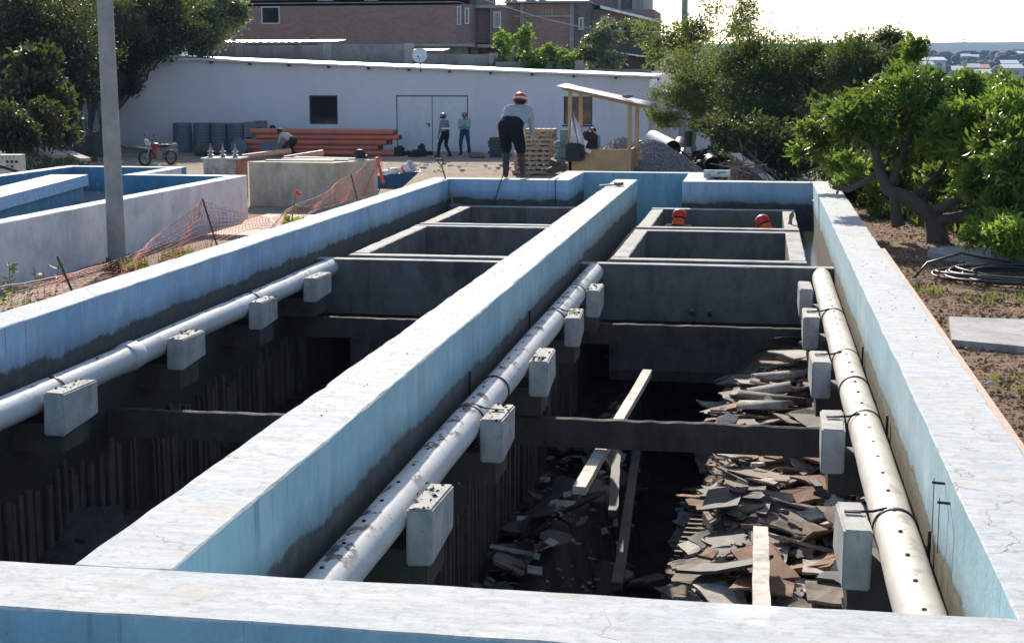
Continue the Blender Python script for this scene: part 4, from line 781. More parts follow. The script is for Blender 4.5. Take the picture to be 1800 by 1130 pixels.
# tools on and in the tank
M_wood = plain("tool_wood", (.30, .20, .12), .7); M_steel = plain("worn_steel", (.20, .19, .18), .5, .6); M_rope = plain("dark_rope", (.03, .03, .03), .8)
sh = empty("shovel", (-6.06, 28.86, -.62), 0, "shovel with a D grip leaning in the left far corner of the tank", "shovel")
t0 = PY(776, 290, 29.15) - Vector(sh.location); e0 = Vector((.05, -.1, 0))
MB().tube([e0, e0.lerp(t0, .5), t0], .018, 8).build("shaft", M_wood, sh); q = MB(); d = (t0 - e0).normalized()
for s in (-1, 1): q.tube([t0 - d * .02, t0 + d * .06 + Vector((s * .055, 0, 0)), t0 + d * .13 + Vector((s * .055, 0, 0))], .014, 6)
q.tube([t0 + d * .13 + Vector((-.06, 0, 0)), t0 + d * .13 + Vector((.06, 0, 0))], .017, 6); q.build("grip", M_black, sh)
q = MB(); vs = [(-.13, .02, .14), (.13, .02, .14), (.14, .0, -.02), (.09, -.01, -.16), (0, -.01, -.21), (-.09, -.01, -.16), (-.14, .0, -.02), (0, -.05, .0)]
q.add(vs, [(0, 1, 7), (1, 2, 7), (2, 3, 7), (3, 4, 7), (4, 5, 7), (5, 6, 7), (6, 0, 7)]); o = q.build("blade", M_steel, sh); o.location = e0; s = o.modifiers.new("s", 'SOLIDIFY'); s.thickness = .006
wr = empty("pipe_wrench", PZ(1079, 328, 0) , R(-35), "pipe wrench lying on the far end of the dividing wall", "wrench"); wr.location.z = .012
MB().tube([(0, -.42, .02), (0, .05, .022)], [.022, .018], 7).build("handle", plain("grey_steel", (.45, .45, .46), .4, .6), wr); MB().cbox((.02, .12, .035), (.10, .16, .06)).cbox((-.05, .22, .03), (.14, .05, .05)).tube([(-.06, .08, .03), (.10, .16, .05)], .02, 6).build("jaw", M_steel, wr)
p = PZ(1262, 310, 0); o = MB(); o.pipe((-.28, .02, .075), (.26, 0, .075), .075, .008, 16, 0, 1); o = o.build("pipe_offcut", [M_pvcC, M_hole]); o.location = (p.x, p.y - .35, .0); tag(o, "short pvc pipe offcut lying on the right far wall", "pipe")
q = MB(); lx = PY(885, 314, 29.0); q.tube([(lx.x, 29.35, .55), (lx.x - .02, 29.1, .10), (lx.x - .04, 28.95, -.02), (lx.x - .12, 28.93, -.28), (lx.x - .22, 28.9, -.62)], .010, 6); tag(q.build("rope", M_rope), "dark rope hanging over the left far wall from the standing worker", "rope")
q = MB(); lx = PY(976, 316, 29.0); q.tube([(lx.x, 29.5, .012), (lx.x, 29.0, .012), (lx.x, 28.985, -.05), (lx.x + .01, 28.98, -.55)], .008, 6); tag(q.build("rope", M_rope), "thin cord over the left far wall near the outlet", "rope")
q = MB(); q.tube([(-2.2, 20.35, -.68), (-2.19, 22, -.69), (-2.2, 25, -.67), (-2.18, 28.6, -.7)], .03, 8); tag(q.build("hose", M_black), "black hose lying between dividing wall and the right grey boxes", "hose")
# fallen leaves and grit on the wall tops
def litter(name, n, boxes, size, mats, zf, flat=.25, kind="stuff"):
    P = []; 
    w = np.array([(b[1] - b[0]) * (b[3] - b[2]) * (b[4] if len(b) > 4 else 1) for b in boxes]); idx = nrg.choice(len(boxes), n, p=w / w.sum())
    for i in idx: b = boxes[i]; x = nrg.uniform(b[0], b[1]); y = nrg.uniform(b[2], b[3]); P.append((x, y, zf(x, y)))
    D = nrg.normal(size=(n, 3)); D[:, 2] *= flat; o = leaf_mesh(name, np.array(P), D, size, .28, mats, jit=.6, bend=.15); o["kind"] = kind; return o
M_litter = leaf_mat("leaf_litter", (.22, .14, .08), (.44, .31, .19), (.08, .05, .03), .1, .9, None); M_grit = leaf_mat("dark_grit", (.05, .045, .04), (.10, .085, .07), None, 0, .9, None)
litter("leaf_litter", 34000, [(1.75, 7, 6, 27), (1.62, 4, 8, 20, 2)], .036, M_litter, lambda x, y: ground_h(x, y) + .006, .12)
litter("wall_grit", 420, [(LO + .04, LI - .03, 12, 28), (DL + .03, DR - .03, 8, 28), (RI + .03, RO - .03, 8, 28, .4), (-2.1, -1.85, 8, 19, 1.5)], .014, M_grit, lambda x, y: .012 if not -2.2 < x < -1.8 else -.53)
for (sx, ys) in ((-1.99, (8.40, 10.78, 13.20, 15.70, 17.75)), (-5.76, (11.12, 13.70, 16.10, 18.25))): pass
litter("block_litter", 260, [(x0 - .075, x0 + .07, y, y + .62) for x0, ys in ((-1.99, (8.40, 10.78, 13.20, 15.70, 17.75)), (-5.76, (11.12, 13.70, 16.10, 18.25))) for y in ys], .032, M_grit, lambda x, y: -.545)
# ------------------------------------------------------------------ white tank on the left
lt = empty("white_tank", (-13.7, 22, G0), 0, "white walled tank with blue inside behind the concrete pole", "tank")
M_wtop = plain("white_wash_top", (.80, .80, .80), .8, var=.06); M_wside = m_concrete("white_wash_side", (.70, .69, .70), stain=(.50, .48, .47), amt=.35, scale=1.6, bump=.2); M_inner = m_paint("inner_blue_paint", (.06, .21, .36), (.10, .27, .40), -.75, chips=.3)
def lw(name, x0, x1, y0, y1, side, z1=-.10): return wall(name, x0, x1, y0, y1, side, M_wtop, G0 - .2, z1, lt, j=.004, cham=.01)
lw("side_wall", -11.42, -11.10, 9.5, 30.80, M_wside); lw("end_wall", -13.85, -11.423, 30.453, 30.80, M_inner); lw("return_wall", -13.85, -13.55, 30.803, 33.1, M_wside); lw("end_wall", -16.55, -13.55, 33.103, 33.4, M_inner); lw("side_wall", -16.6, -16.3, 9.5, 33.1, M_inner)
MB().add([(-16.3, 9.6, -.62), (-11.42, 9.6, -.62), (-11.42, 30.45, -.62), (-16.3, 30.45, -.62)], [(0, 1, 2, 3)]).add([(-16.3, 30.45, -.62), (-13.85, 30.45, -.62), (-13.85, 33.1, -.62), (-16.3, 33.1, -.62)], [(0, 1, 2, 3)]).build("water_surface", M_water, lt).location = -lt.location
a = PZ(0, 347, -.05); b = PZ(155, 307, -.05); dv = (a - b).normalized(); nv = Vector((dv.y, -dv.x, 0)); nv = nv if nv.x < 0 else -nv; A2 = b + dv * 14
def slab(z0, z1, off, wd): return MB().add([Vector((p.x, p.y, z)) for z in (z0, z1) for p in (b + nv * off, A2 + nv * off, A2 + nv * (off + wd), b + nv * (off + wd))], [(3, 2, 1, 0), (4, 5, 6, 7), (0, 1, 5, 4), (1, 2, 6, 5), (2, 3, 7, 6), (3, 0, 4, 7)])
q = slab(-.28, -.05, 0, .8); q.m[1] = 1; q.build("walkway_slab", [plain("pale_blue_paint", (.30, .47, .66), .8), M_wtop], lt).location = -lt.location; slab(G0, -.283, .12, .3).build("inner_wall", M_inner, lt).location = -lt.location
# paving strip and right hand ledge
MB().box(RO + .003, 1.60, YN0, 19.0, -.6, -.10).build("ledge", plain("peach_concrete", (.62, .47, .37), .85, var=.12, dirt=(.4, .33, .28), damt=.4))["kind"] = "structure"
MB().box(-10.9, -6.62, 27.2, 31.5, G0 - .1, G0 + .09).build("paving", plain("pink_paving", (.56, .38, .31), .85, var=.12, dirt=(.3, .2, .16), damt=.4))["kind"] = "structure"
MB().prism([(1.72, 13.2), (3.9, 12.3), (4.3, 13.7), (3.0, 14.4), (1.85, 14.5)], -.40, -.235).build("concrete_slab", M_lip); tag(bpy.data.objects["concrete_slab"], "grey concrete slab set in the soil beside the right wall", "slab")
q = MB().prism([(2.75 + .52 * math.cos(k * .52), 19.9 + .62 * math.sin(k * .52)) for k in range(12)], -.4, -.22).build("manhole_slab", M_lip); tag(q, "round pale concrete lid on the soil in front of the forked trunk", "slab")
q = MB(); pc = Vector((3.15, 17.6, -.26))
for k in range(9):
    pts = []; rx, ry = rng.uniform(.75, 1.1), rng.uniform(.55, .85); ox, oy = rng.uniform(-.12, .12), rng.uniform(-.1, .1)
    for i in range(30): a = 2 * math.pi * i / 30 + k; pts.append((pc.x + ox + rx * math.cos(a), pc.y + oy + ry * math.sin(a), pc.z + .02 + .018 * (k % 5) + .015 * math.sin(3 * a + k)))
    q.tube(pts + [pts[0]], .016, 6, cap=False)
q.tube([PZ(1606, 490, -.25), PZ(1630, 462, -.1), PZ(1690, 445, .05), PZ(1725, 452, -.1), (3.4, 18.3, -.2)], .016, 6); q.tube([(3.9, 17.4, -.22), (4.6, 17.0, -.24), (5.6, 16.8, -.3)], .018, 6); tag(q.build("cable_coil", plain("coil_black", (.035, .037, .042), .45), smooth=True), "loose coil of black cable on the brown soil", "cable coil")
def scrap(p, r, lab, mt=M_wtop, cat="scrap"):
    m = MB(); m.add([(r, 0, .02), (0, r * .7, .05), (-r, .1 * r, .02), (0, -r * .6, .06)], [(0, 1, 2, 3)]); o = m.build("paper_scrap", mt); o.location = p; tag(o, lab, cat)
scrap(PZ(1609, 498, -.27), .09, "white scrap at the end of the black cable"); scrap(PZ(1741, 682, -.27), .08, "white scrap below the grey concrete slab")
# grass and weeds on the right
def tufts(name, spots, n, h, mat):
    P = []; D = []
    for (x, y, r) in spots:
        for i in range(n): a = nrg.uniform(0, 6.28); k = r * math.sqrt(nrg.random()); X, Y_ = x + k * math.cos(a), y + k * math.sin(a); P.append((X, Y_, ground_h(X, Y_) - .01)); D.append((nrg.normal() * .35, nrg.normal() * .35, 1))
    o = leaf_mesh(name, np.array(P), np.array(D), h, .10, mat, jit=.5, bend=.3); o["kind"] = "stuff"; return o
tufts("grass", [(3.9, 22.5, 1.0), (4.8, 23, 1.2), (5.6, 21.6, 1.2), (4.5, 20.9, .6), (3.3, 24.5, .9), (6.2, 19.8, 1.0), (2.5, 25.5, .6), (7, 23, 1.5)], 500, .22, L_lawn)
tufts("dry_grass", [(2.0, 9.6, .3), (2.3, 11.6, .5), (2.9, 12.5, .4), (1.9, 16.5, .25), (2.6, 15.9, .4), (3.6, 16.2, .4), (4.2, 14.9, .5)], 70, .10, L_dry)
tufts("grass_tuft", [(-7.4, 11.6, .5), (-8.0, 13.0, .5), (-7.2, 14.3, .4), (-10.2, 22.5, .4), (-9.8, 23.6, .3), (-8.6, 16.2, .6)], 150, .22, L_dry)
def weed(px, pyt, Y, h, lab, n=34, mat=L_dark, sz=.10):
    p = PY(px, pyt, Y); o = empty("weed", (p.x, p.y, p.z - h), 0, lab, "weed", "weeds beside the left wall"); m = MB(); P = []; D = []
    for s in range(3):
        x, y = rng.uniform(-.05, .05), rng.uniform(-.05, .05); e = Vector((x * 5, y * 5, h * rng.uniform(.7, 1))); m.tube([(x, y, 0), e * .5 + Vector((.03, 0, 0)), e], [.010, .007, .004], 5)
        for k in range(n): q = rng.uniform(.25, 1); v = e * q; P.append(tuple(v)); a = rng.uniform(0, 6.28); D.append((math.cos(a), math.sin(a), .35))
    m.build("stem", M_bark, o); leaf_mesh("leaves", np.array(P), np.array(D), sz, .2, mat, parent=o)
weed(64, 440, 15.5, 1.3, "tallest dark weed with bare tip by the left stake", 26); weed(10, 460, 14.6, 1.2, "bushy dark weed at the left edge of the view", 40); weed(35, 478, 14.2, 1.1, "low yellow green weed between the two dark ones", 45, L_dry)
cn = empty("canna_plant", PX(512, 392, -8.0), 0, "canna plant with yellow green leaves and one red flower", "plant"); gzc = -cn.location.z + G0 + .09
m = MB(); m.tube([(0, 0, gzc), (.02, 0, .1), (.10, 0, .50)], [.014, .012, .008], 6).tube([(-.02, 0, gzc), (-.06, 0, .25)], [.012, .006], 6); m.build("stem", plain("plant_stem", (.16, .22, .06)), cn)
leaf_mesh("leaves", np.array([(0, 0, rng.uniform(-.25, .02)) for _ in range(16)]), np.array([(math.cos(i * 2.4) * .7, math.sin(i * 2.4) * .7, 1.0) for i in range(16)]), .30, .2, L_young, parent=cn)
leaf_mesh("flower", np.array([(.10, 0, .50)] * 18) + nrg.normal(size=(18, 3)) * .02, nrg.normal(size=(18, 3)) + np.array([.3, 0, .4]), .065, .35, leaf_mat("red_petal", (.60, .05, .04), (.75, .12, .06), None, .3, .5, None), parent=cn)
# ------------------------------------------------------------------ orange safety net and stakes
M_net = leaf_mat("orange_net", (.80, .22, .13), (.85, .28, .18), None, .35, .6, None)
def net(top, bot, X, lab, rows=10, step=.09, r=.0032):
    T = [PX(a, b, X) for a, b in top]; B = [PX(a, b, X) for a, b in bot]
    def samp(L, k): k = k * (len(L) - 1); i = min(len(L) - 2, int(k)); return L[i].lerp(L[i + 1], k - i)
    Ltot = sum((T[i + 1] - T[i]).length for i in range(len(T) - 1)); n = int(Ltot / step); m = MB()
    def pt(i, j): k = i / n; p = samp(T, k).lerp(samp(B, k), j / rows); p.x += .05 * math.sin(k * 23 + j * .4) + .03 * mnoise.noise(Vector((k * 30, j * .5, 2))); p.z += .01 * mnoise.noise(Vector((k * 50, j, 0))); return p
    for j in range(rows + 1): m.tube([pt(i, j) for i in range(n + 1)], r * (1.5 if j in (0, rows) else 1), 3, cap=False)
    for i in range(n + 1): m.tube([pt(i, j) for j in range(rows + 1)], r * .8, 3, cap=False)
    return tag(m.build("safety_net", M_net), lab, "net", "orange plastic safety nets along the left wall")
net([(0, 504), (110, 483), (195, 464), (220, 451), (255, 432), (300, 401), (330, 372), (356, 350), (375, 357), (435, 377), (480, 384)], [(0, 548), (110, 516), (195, 492), (220, 484), (255, 470), (300, 455), (330, 447), (356, 440), (375, 434), (435, 404), (480, 400)], -7.5, "orange net sagging between the two rusty stakes beside the left wall")
net([(478, 384), (503, 370), (555, 347), (590, 325), (617, 307), (645, 288), (665, 274), (672, 300)], [(478, 402), (503, 396), (555, 372), (590, 358), (617, 350), (636, 346), (640, 345), (645, 344)], -8.0, "orange net rising to a peak beside the wheelbarrow", step=.075)
M_rust = plain("rusty_steel", (.12, .07, .05), .8, .3)
for (t_, b_, X, lab) in (((356, 350), (383, 436), -7.46, "rusty stake holding up the peak of the long orange net"), ((101, 452), (127, 512), -7.46, "rusty stake with a bent top near the dark weeds"), ((617, 306), (628, 352), -7.96, "rusty stake in the orange net beside the wheelbarrow")):
    a = PX(*t_, X); b = PX(*b_, X); b2 = b + (b - a) * 1.1; tag(MB().tube([a, b, b2], .013, 7).build("steel_stake", M_rust), lab, "stake", "stakes of the orange net")
a = PX(662, 277, -8.05); q = MB(); bar(q, a, a + Vector((.12, .1, -.55)), .05, .05); tag(q.build("red_post", plain("red_paint", (.62, .08, .05), .5)), "short red post under the tip of the orange net", "post")
# ------------------------------------------------------------------ boxes, transformer, wheelbarrow
M_oldc = m_concrete("old_box_concrete", (.62, .50, .37), stain=(.22, .18, .14), amt=.55, scale=1.7)
cb = empty("concrete_box", (-11.1, 34.9, G0), 0, "stained beige concrete box with boards on top", "concrete box"); cbp = [(-12.30, 34.30), (-10.12, 34.20), (-9.45, 35.75), (-11.6, 35.95)]
o = MB().prism(cbp, G0 - .2, -.02).build("box_body", M_oldc, cb); o.location = -cb.location
for i, (x0, x1, y, rz, lab) in enumerate(((-12.0, -10.3, 34.75, .03, "front board lying on the beige concrete box"), (-11.7, -10.0, 35.1, -.02, "middle board lying on the beige concrete box"), (-11.5, -9.7, 35.5, .05, "rear board lying on the beige concrete box"))):
    o = MB().cbox((0, 0, 0), (x1 - x0, .28, .025)).build("loose_board", M_plank); o.matrix_world = xf((x0 + x1) / 2, y, .0 + .012 * i, 0, .01 * i, rz); tag(o, lab, "board", "boards on the concrete box")
q = MB(); q.ball((0, 0, .1), (.16, .12, .13), 9, 6); q.cbox((.12, 0, .04), (.14, .14, .08)); o = q.build("black_bag", M_black); o.location = (-9.85, 35.55, .02); tag(o, "black lump of bags on the right corner of the beige box", "bag")
tf = empty("transformer", (-13.55, 36.0, G0), 0, "rusty grey transformer with three stacked insulators", "transformer"); M_tf = plain("transformer_grey", (.42, .40, .36), .6, .1, dirt=(.25, .12, .06), dscale=1.5, damt=.8)
ztf = PY(410, 279, 36).z - G0; MB().box(-.45, .42, -.35, .35, .1, ztf).build("tank_body", M_tf, tf); MB().box(-.5, .5, -.4, .4, ztf + .002, ztf + .035).build("lid", M_wside, tf); MB().box(.423, .47, -.36, .36, 0, ztf - .03).build("rust_panel", plain("rust_panel", (.27, .12, .06), .85, dirt=(.4, .33, .26)), tf)
for i in range(3):
    x = -.36 + i * .33; q = MB(); q.lathe([(.0, .03), (.07, .03), (.07, .07), (.04, .08), (.11, .11), (.045, .14), (.045, .19), (.11, .21), (.05, .25), (.045, .28), (.03, .33), (.012, .36), (.012, .44), (0, .44)], 12, xf(x, -.05, ztf) @ Matrix.Scale(.85, 4)); q.build("insulator", plain("insulator_glaze", (.30, .27, .25), .25, spec=.6), tf, smooth=False)
for i in range(4): x = -.36 + i * .24; MB().tube([(x, -.37, ztf - .25), (x, -.45, ztf - .28), (x, -.45, ztf - .55), (x, -.37, ztf - .6)], .03, 7).build("cooling_tube", M_tf, tf)
p = PZ(375, 296, G0); q = MB(); q.pipe((0, 0, .14), (.55, .25, .14), .14, .012, 16, 0, 1); o = q.build("pipe_offcut", [plain("peach_pipe", (.62, .42, .33), .6), plain("rust_dark", (.09, .035, .02))]); o.location = (p.x, p.y, G0 + .02); tag(o, "short rusty pipe offcut on the ground left of the transformer", "pipe")
eb = empty("meter_box", PY(18, 300, 36.5), R(8), "beige meter box with small black sockets at the left edge", "box"); M_beige = plain("beige_enamel", (.56, .52, .44), .6)
MB().box(-.32, .30, 0, .35, -.35, .42).build("box_body", M_beige, eb)
for j in range(2):
    for i in range(3 - j): MB().box(-.10 + i * .12, -.03 + i * .12, -.012, .01, .20 - j * .15, .27 - j * .13).build("socket", M_black, eb)
for i in range(4): MB().box(-.2 + i * .1, -.185 + i * .1, -.006, .01, .31, .37).build("slot", M_trim, eb)
tag(MB().tube([PY(-60, 278, 33), PY(10, 295, 33.2), PY(60, 311, 33.4)], .045, 8).build("black_tube", M_black), "black tube slanting down over the meter box", "tube")
wb_ = empty("wheelbarrow", (-9.3, 36.6, G0), R(12), "blue wheelbarrow loaded with white rubbish behind the left wall", "wheelbarrow"); M_blue = plain("blue_enamel", (.03, .09, .20), .45, .1, dirt=(.2, .2, .22), damt=.3)
q = MB(); lo = [(-.42, -.22, .32), (.28, -.22, .34), (.28, .22, .34), (-.42, .22, .32)]; hi = [(-.68, -.36, .62), (.74, -.34, .76), (.74, .34, .76), (-.68, .36, .62)]; hi2 = [(x * .97, y * .95, z) for x, y, z in hi]; lo2 = [(x * .95, y * .9, z + .02) for x, y, z in lo]
q.add(lo + hi + hi2 + lo2, [(3, 2, 1, 0)] + [(i, (i + 1) % 4, 4 + (i + 1) % 4, 4 + i) for i in range(4)] + [(4 + i, 4 + (i + 1) % 4, 8 + (i + 1) % 4, 8 + i) for i in range(4)] + [(8 + i, 8 + (i + 1) % 4, 12 + (i + 1) % 4, 12 + i) for i in range(4)] + [(12, 13, 14, 15)]); q.build("tray", M_blue, wb_)
for s in (-1, 1): MB().tube([(.85, s * .07, .2), (.2, s * .2, .30), (-.4, s * .26, .33), (-1.1, s * .3, .52)], .018, 7).build("handle", M_rust, wb_); MB().tube([(-.3, s * .24, .32), (-.45, s * .24, 0)], .016, 6).build("leg", M_rust, wb_)
w = MB(); w.lathe([(.12, -.03), (.18, -.045), (.195, 0), (.18, .045), (.12, .03)], 18, xf(.85, 0, .195, R(90))); w = w.build("wheel", M_black, wb_, smooth=True); MB().lathe([(.001, -.03), (.125, -.025), (.125, .025), (.001, .03)], 14, xf(.85, 0, .195, R(90))).build("rim", M_steel, w)
M_wplas = plain("white_plastic", (.75, .72, .74), .45, var=.06); wl = Vector(wb_.location)
bk = empty("bucket", wl + Vector((.38, -.02, .78)), 0, "white bucket with a red band tipped over in the wheelbarrow", "bucket"); q = MB(); T = xf(0, 0, 0, 0, R(62), R(-15)); q.lathe([(.001, -.2), (.13, -.2), (.16, .17), (.175, .17), (.175, .2), (.15, .2), (.12, -.18), (.001, -.18)], 16, T); q.build("pail", M_wplas, bk, auto=40)
MB().lathe([(.142, -.03), (.151, -.03), (.156, .02), (.147, .02)], 16, T).build("red_band", plain("red_label", (.5, .06, .06), .5), bk)
q = MB(); q.ball((0, 0, 0), (.2, .15, .12), 10, 6); q.ball((.2, .03, .02), (.14, .12, .13), 10, 6); q.ball((-.15, .05, -.02), (.14, .14, .09), 9, 5); o = q.build("plastic_sack", M_wplas, smooth=True); o.location = wl + Vector((-.12, .0, .66)); tag(o, "crumpled white plastic sack in the wheelbarrow", "sack")
q = MB()
for k in range(5): q.tube([(.13 * math.cos(i * .45), .13 * math.sin(i * .45) * .7, .025 * k + .01 * math.sin(i)) for i in range(15)], .012, 5)
o = q.build("hose_coil", M_wplas); o.location = wl + Vector((.06, -.12, .72)); tag(o, "small white hose coil on the load of the wheelbarrow", "hose")
o = MB().box(-.08, .08, -.05, .05, 0, .14).box(-.05, .05, -.053, -.051, .03, .11, None, 1).build("small_carton", [plain("carton_grey", (.20, .20, .22)), M_wplas]); o.matrix_world = xf(wl.x - .30, wl.y - .17, wl.z + .62, 0, 0, .1); tag(o, "small dark carton at the left of the wheelbarrow load", "carton")
# ------------------------------------------------------------------ people
def ik(a, c, l1, l2, pole):
    a = Vector(a); c = Vector(c); d = c - a; L = min(d.length, (l1 + l2) * .999); d.normalize(); x = (l1 * l1 - l2 * l2 + L * L) / (2 * L); h = math.sqrt(max(0, l1 * l1 - x * x)); p = Vector(pole); p = (p - d * p.dot(d)); p.normalize()
    return a + d * x + p * h, a + d * L
def person(loc, rz, lab, pelvis=(0, 0, .93), lean=0.0, head=0.0, hturn=0.0, side=0.0, hl=(-.26, .08, .78), hr=(.26, .08, .78), fl=(-.12, 0, .08), fr=(.12, 0, .08), shirt=None, trousers=None, shoes=None, helmet=None, hair=None, scale=1.0, group=None,
           extra=None, voxel=.016, elbow=(0, -1, -.2), boots=0.0, cuff=None, bulk=1.0):
    S = scale; o = empty("person", loc, rz, lab, "person", group); skin = M_skin; mats = [skin, shirt, trousers, shoes]
    pel = Vector(pelvis); up = Vector((math.sin(side), math.sin(lean) * math.cos(side), math.cos(lean) * math.cos(side))); rt = Vector((1, 0, 0)); rt = (rt - up * rt.dot(up)).normalized()
    nk = pel + up * .50; ch = pel + up * .36; hd_a = lean * .6 + head; hv = Vector((math.sin(side) * .5, math.sin(hd_a), math.cos(hd_a))).normalized(); hc = nk + up * .035 + hv * .118; prim = []
    def P(a, b, ra, rb, m):
        k_ = bulk if m in (1, 2) else 1.0; ra *= k_; rb *= k_
        prim.append((Vector(a) * S, Vector(b) * S, ra * S, rb * S, m))
    for s in (-1, 1):
        P(pel + rt * s * .075 - up * .02, pel + rt * s * .085 + up * .18, .115, .105, 2); P(pel + rt * s * .085 + up * .12, ch + rt * s * .095, .110, .125, 1); P(ch + rt * s * .09, nk + rt * s * .13 - up * .05, .120, .075, 1)
        sh_ = nk + rt * s * .19 - up * .035; e, w = ik(sh_, hl if s < 0 else hr, .29, .26, Vector(elbow) + Vector((s * .5, 0, 0)))
        P(sh_, e, .060, .047, 1); P(e, e.lerp(w, .93), .046, .034, 1 if cuff is None else cuff); P(e.lerp(w, .9), w + (w - e).normalized() * .05, .030, .033, 0)
        hp = pel + rt * s * .095 - up * .03; f = Vector(fl if s < 0 else fr); k, an = ik(hp, f, .44, .43, (s * .15, 1, .1)); P(hp, k, .104, .074, 2); P(k, an, .072, .055, 2 if boots < .2 else (2 if False else 3)); 
        if boots: P(k.lerp(an, .15), an, .064, .055, 3)
        tdir = Vector((s * .25, 1, 0)).normalized(); P(an - tdir * .05 - Vector((0, 0, .03)), an + tdir * .15 - Vector((0, 0, .045)), .045, .036, 3)
        hw = [w + (w - e).normalized() * .05, (w - e).normalized(), s]; prim_h.append(hw) if False else None
        hands.setdefault(lab, []).append((w * S, (w - e).normalized(), s))
    P(nk - up * .03, hc - hv * .06, .058, .054, 0); P(hc - hv * .045, hc + hv * .045, .082, .088, 0)
    fd = Vector((-math.sin(hturn), math.cos(hturn) * math.cos(hd_a), -math.sin(hd_a) * math.cos(hturn))).normalized(); P(hc + fd * .03 - hv * .06, hc + fd * .035 - hv * .01, .058, .06, 0)
    mb = MB()
    for (a, b, ra, rb, m) in prim:
        d = b - a; q = [];
        if d.length < 1e-4: d = Vector((0, 0, 1e-3))
        u = d.normalized(); pts = [a - u * ra * .97, a - u * ra * .75, a - u * ra * .3, a, b, b + u * rb * .3, b + u * rb * .75, b + u * rb * .97]; mb.tube(pts, [ra * .22, ra * .66, ra * .95, ra, rb, rb * .95, rb * .66, rb * .22], 12)
    me = mb.mesh("body", skin); tmp = bpy.data.objects.new("tmp", me); col.objects.link(tmp); md = tmp.modifiers.new("r", 'REMESH'); md.mode = 'VOXEL'; md.voxel_size = voxel * S; sm = tmp.modifiers.new("s", 'SMOOTH'); sm.iterations = 3; sm.factor = .5
    dg = bpy.context.evaluated_depsgraph_get(); nm = bpy.data.meshes.new_from_object(tmp.evaluated_get(dg)); bpy.data.objects.remove(tmp); nm.materials.clear()
    co = np.empty(len(nm.vertices) * 3); nm.vertices.foreach_get("co", co); co = co.reshape(-1, 3)
    # folds in the clothing
    nz = np.array([mnoise.noise(Vector(v) * 13) + .6 * mnoise.noise(Vector((v[0] * 26, v[1] * 26, v[2] * 14))) for v in co]); nv_ = np.empty(len(co) * 3); nm.vertex_normals.foreach_get("vector", nv_)
    pc = np.empty(len(nm.polygons) * 3); nm.polygons.foreach_get("center", pc); pc = pc.reshape(-1, 3); best = np.full(len(pc), 9.0); idx = np.zeros(len(pc), int); bv = np.full(len(co), 9.0); iv = np.zeros(len(co), int)
    for (a, b, ra, rb, m) in prim:
        a_ = np.array(a); d_ = np.array(b) - a_; L2 = max(d_ @ d_, 1e-9)
        for (pts_, be, ii) in ((pc, best, idx), (co, bv, iv)):
            tt = np.clip((pts_ - a_) @ d_ / L2, 0, 1); di = np.linalg.norm(pts_ - a_ - tt[:, None] * d_, axis=1) - (ra + (rb - ra) * tt); k = di < be; be[k] = di[k]; ii[k] = m
    co = co + nv_.reshape(-1, 3) * (nz * .007 * S * (iv > 0))[:, None]; nm.vertices.foreach_set("co", co.reshape(-1))
    bm = bmesh.new(); bm.from_mesh(nm); bm.faces.ensure_lookup_table()
    for i, f in enumerate(bm.faces): f.material_index = int(idx[i]); f.smooth = True
    # hands with five fingers, nose, ears and eyes join the same mesh
    hm = MB()
    for (w, d, s) in hands.pop(lab):
        d = Vector(d); sd = d.cross(Vector((0, 0, 1))); sd = sd.normalized() if sd.length > .1 else Vector((1, 0, 0)); nn = sd.cross(d).normalized(); w = Vector(w)
        bar(hm, w + d * .02 * S, w + d * .10 * S, .075 * S, .030 * S)
        for k, L in enumerate((.060, .072, .068, .052)):
            a = w + d * .095 * S + sd * (k - 1.5) * .019 * S; hm.tube([a, a + d * L * .55 * S - nn * .008 * S, a + d * L * .85 * S - nn * .030 * S], [.0095 * S, .009 * S, .007 * S], 6)
        a = w + d * .035 * S - sd * s * .036 * S; hm.tube([a, a + d * .03 * S - sd * s * .022 * S, a + d * .062 * S - sd * s * .028 * S], [.012 * S, .011 * S, .008 * S], 6)
    hcS = hc * S; sdv = fd.cross(hv).normalized()
    hm.ball(hcS + fd * .098 * S - hv * .012 * S, (.014 * S, .014 * S, .022 * S), 7, 5)
    for s in (-1, 1): hm.ball(hcS + sdv * s * .088 * S - hv * .01 * S, (.014 * S, .02 * S, .03 * S), 7, 5); hm.mat(3).ball(hcS + sdv * s * .034 * S + fd * .082 * S + hv * .012 * S, .011 * S, 6, 4).mat(0)
    hm.mat(3); bar(hm, hcS + fd * .090 * S - hv * .052 * S - sdv * .022 * S, hcS + fd * .090 * S - hv * .052 * S + sdv * .022 * S, .006 * S, .008 * S); hm.mat(0)
    tmpm = hm.mesh("h", [skin]); bm.from_mesh(tmpm); bpy.data.meshes.remove(tmpm); bm.to_mesh(nm); bm.free()
    for x in mats: nm.materials.append(x)
    b = bpy.data.objects.new("body", nm); col.objects.link(b); b.parent = o
    F = Matrix((sdv, fd, hv)).transposed().to_4x4(); T = Matrix.Translation(hcS) @ F @ Matrix.Scale(S, 4)
    if helmet is not None:
        T0 = T; T = T @ Matrix.Translation((0, -.008, -.032)) @ Matrix.Scale(1.06, 4)
        q = MB(); q.lathe([(.130, .024), (.119, .030), (.122, .05), (.120, .085), (.102, .125), (.065, .152), (.02, .163), (.001, .164)], 20, T); q.lathe([(.10, .026), (.13, .020), (.130, .024)], 20, T)
        q.prism([(-.09, .08), (.09, .08), (.07, .185), (-.07, .185)], .024, .034, T); h = q.build("helmet", helmet, o, auto=50); q = MB()
        for k in (-.035, 0, .035): q.tube([T @ Vector((k, -.118, .06)), T @ Vector((k, -.07, .135)), T @ Vector((k, 0, .167 - abs(k) * .4)), T @ Vector((k, .07, .135)), T @ Vector((k, .118, .06))], .007 * S, 5)
        q.build("ridge", helmet, h); TH = T; T = T0
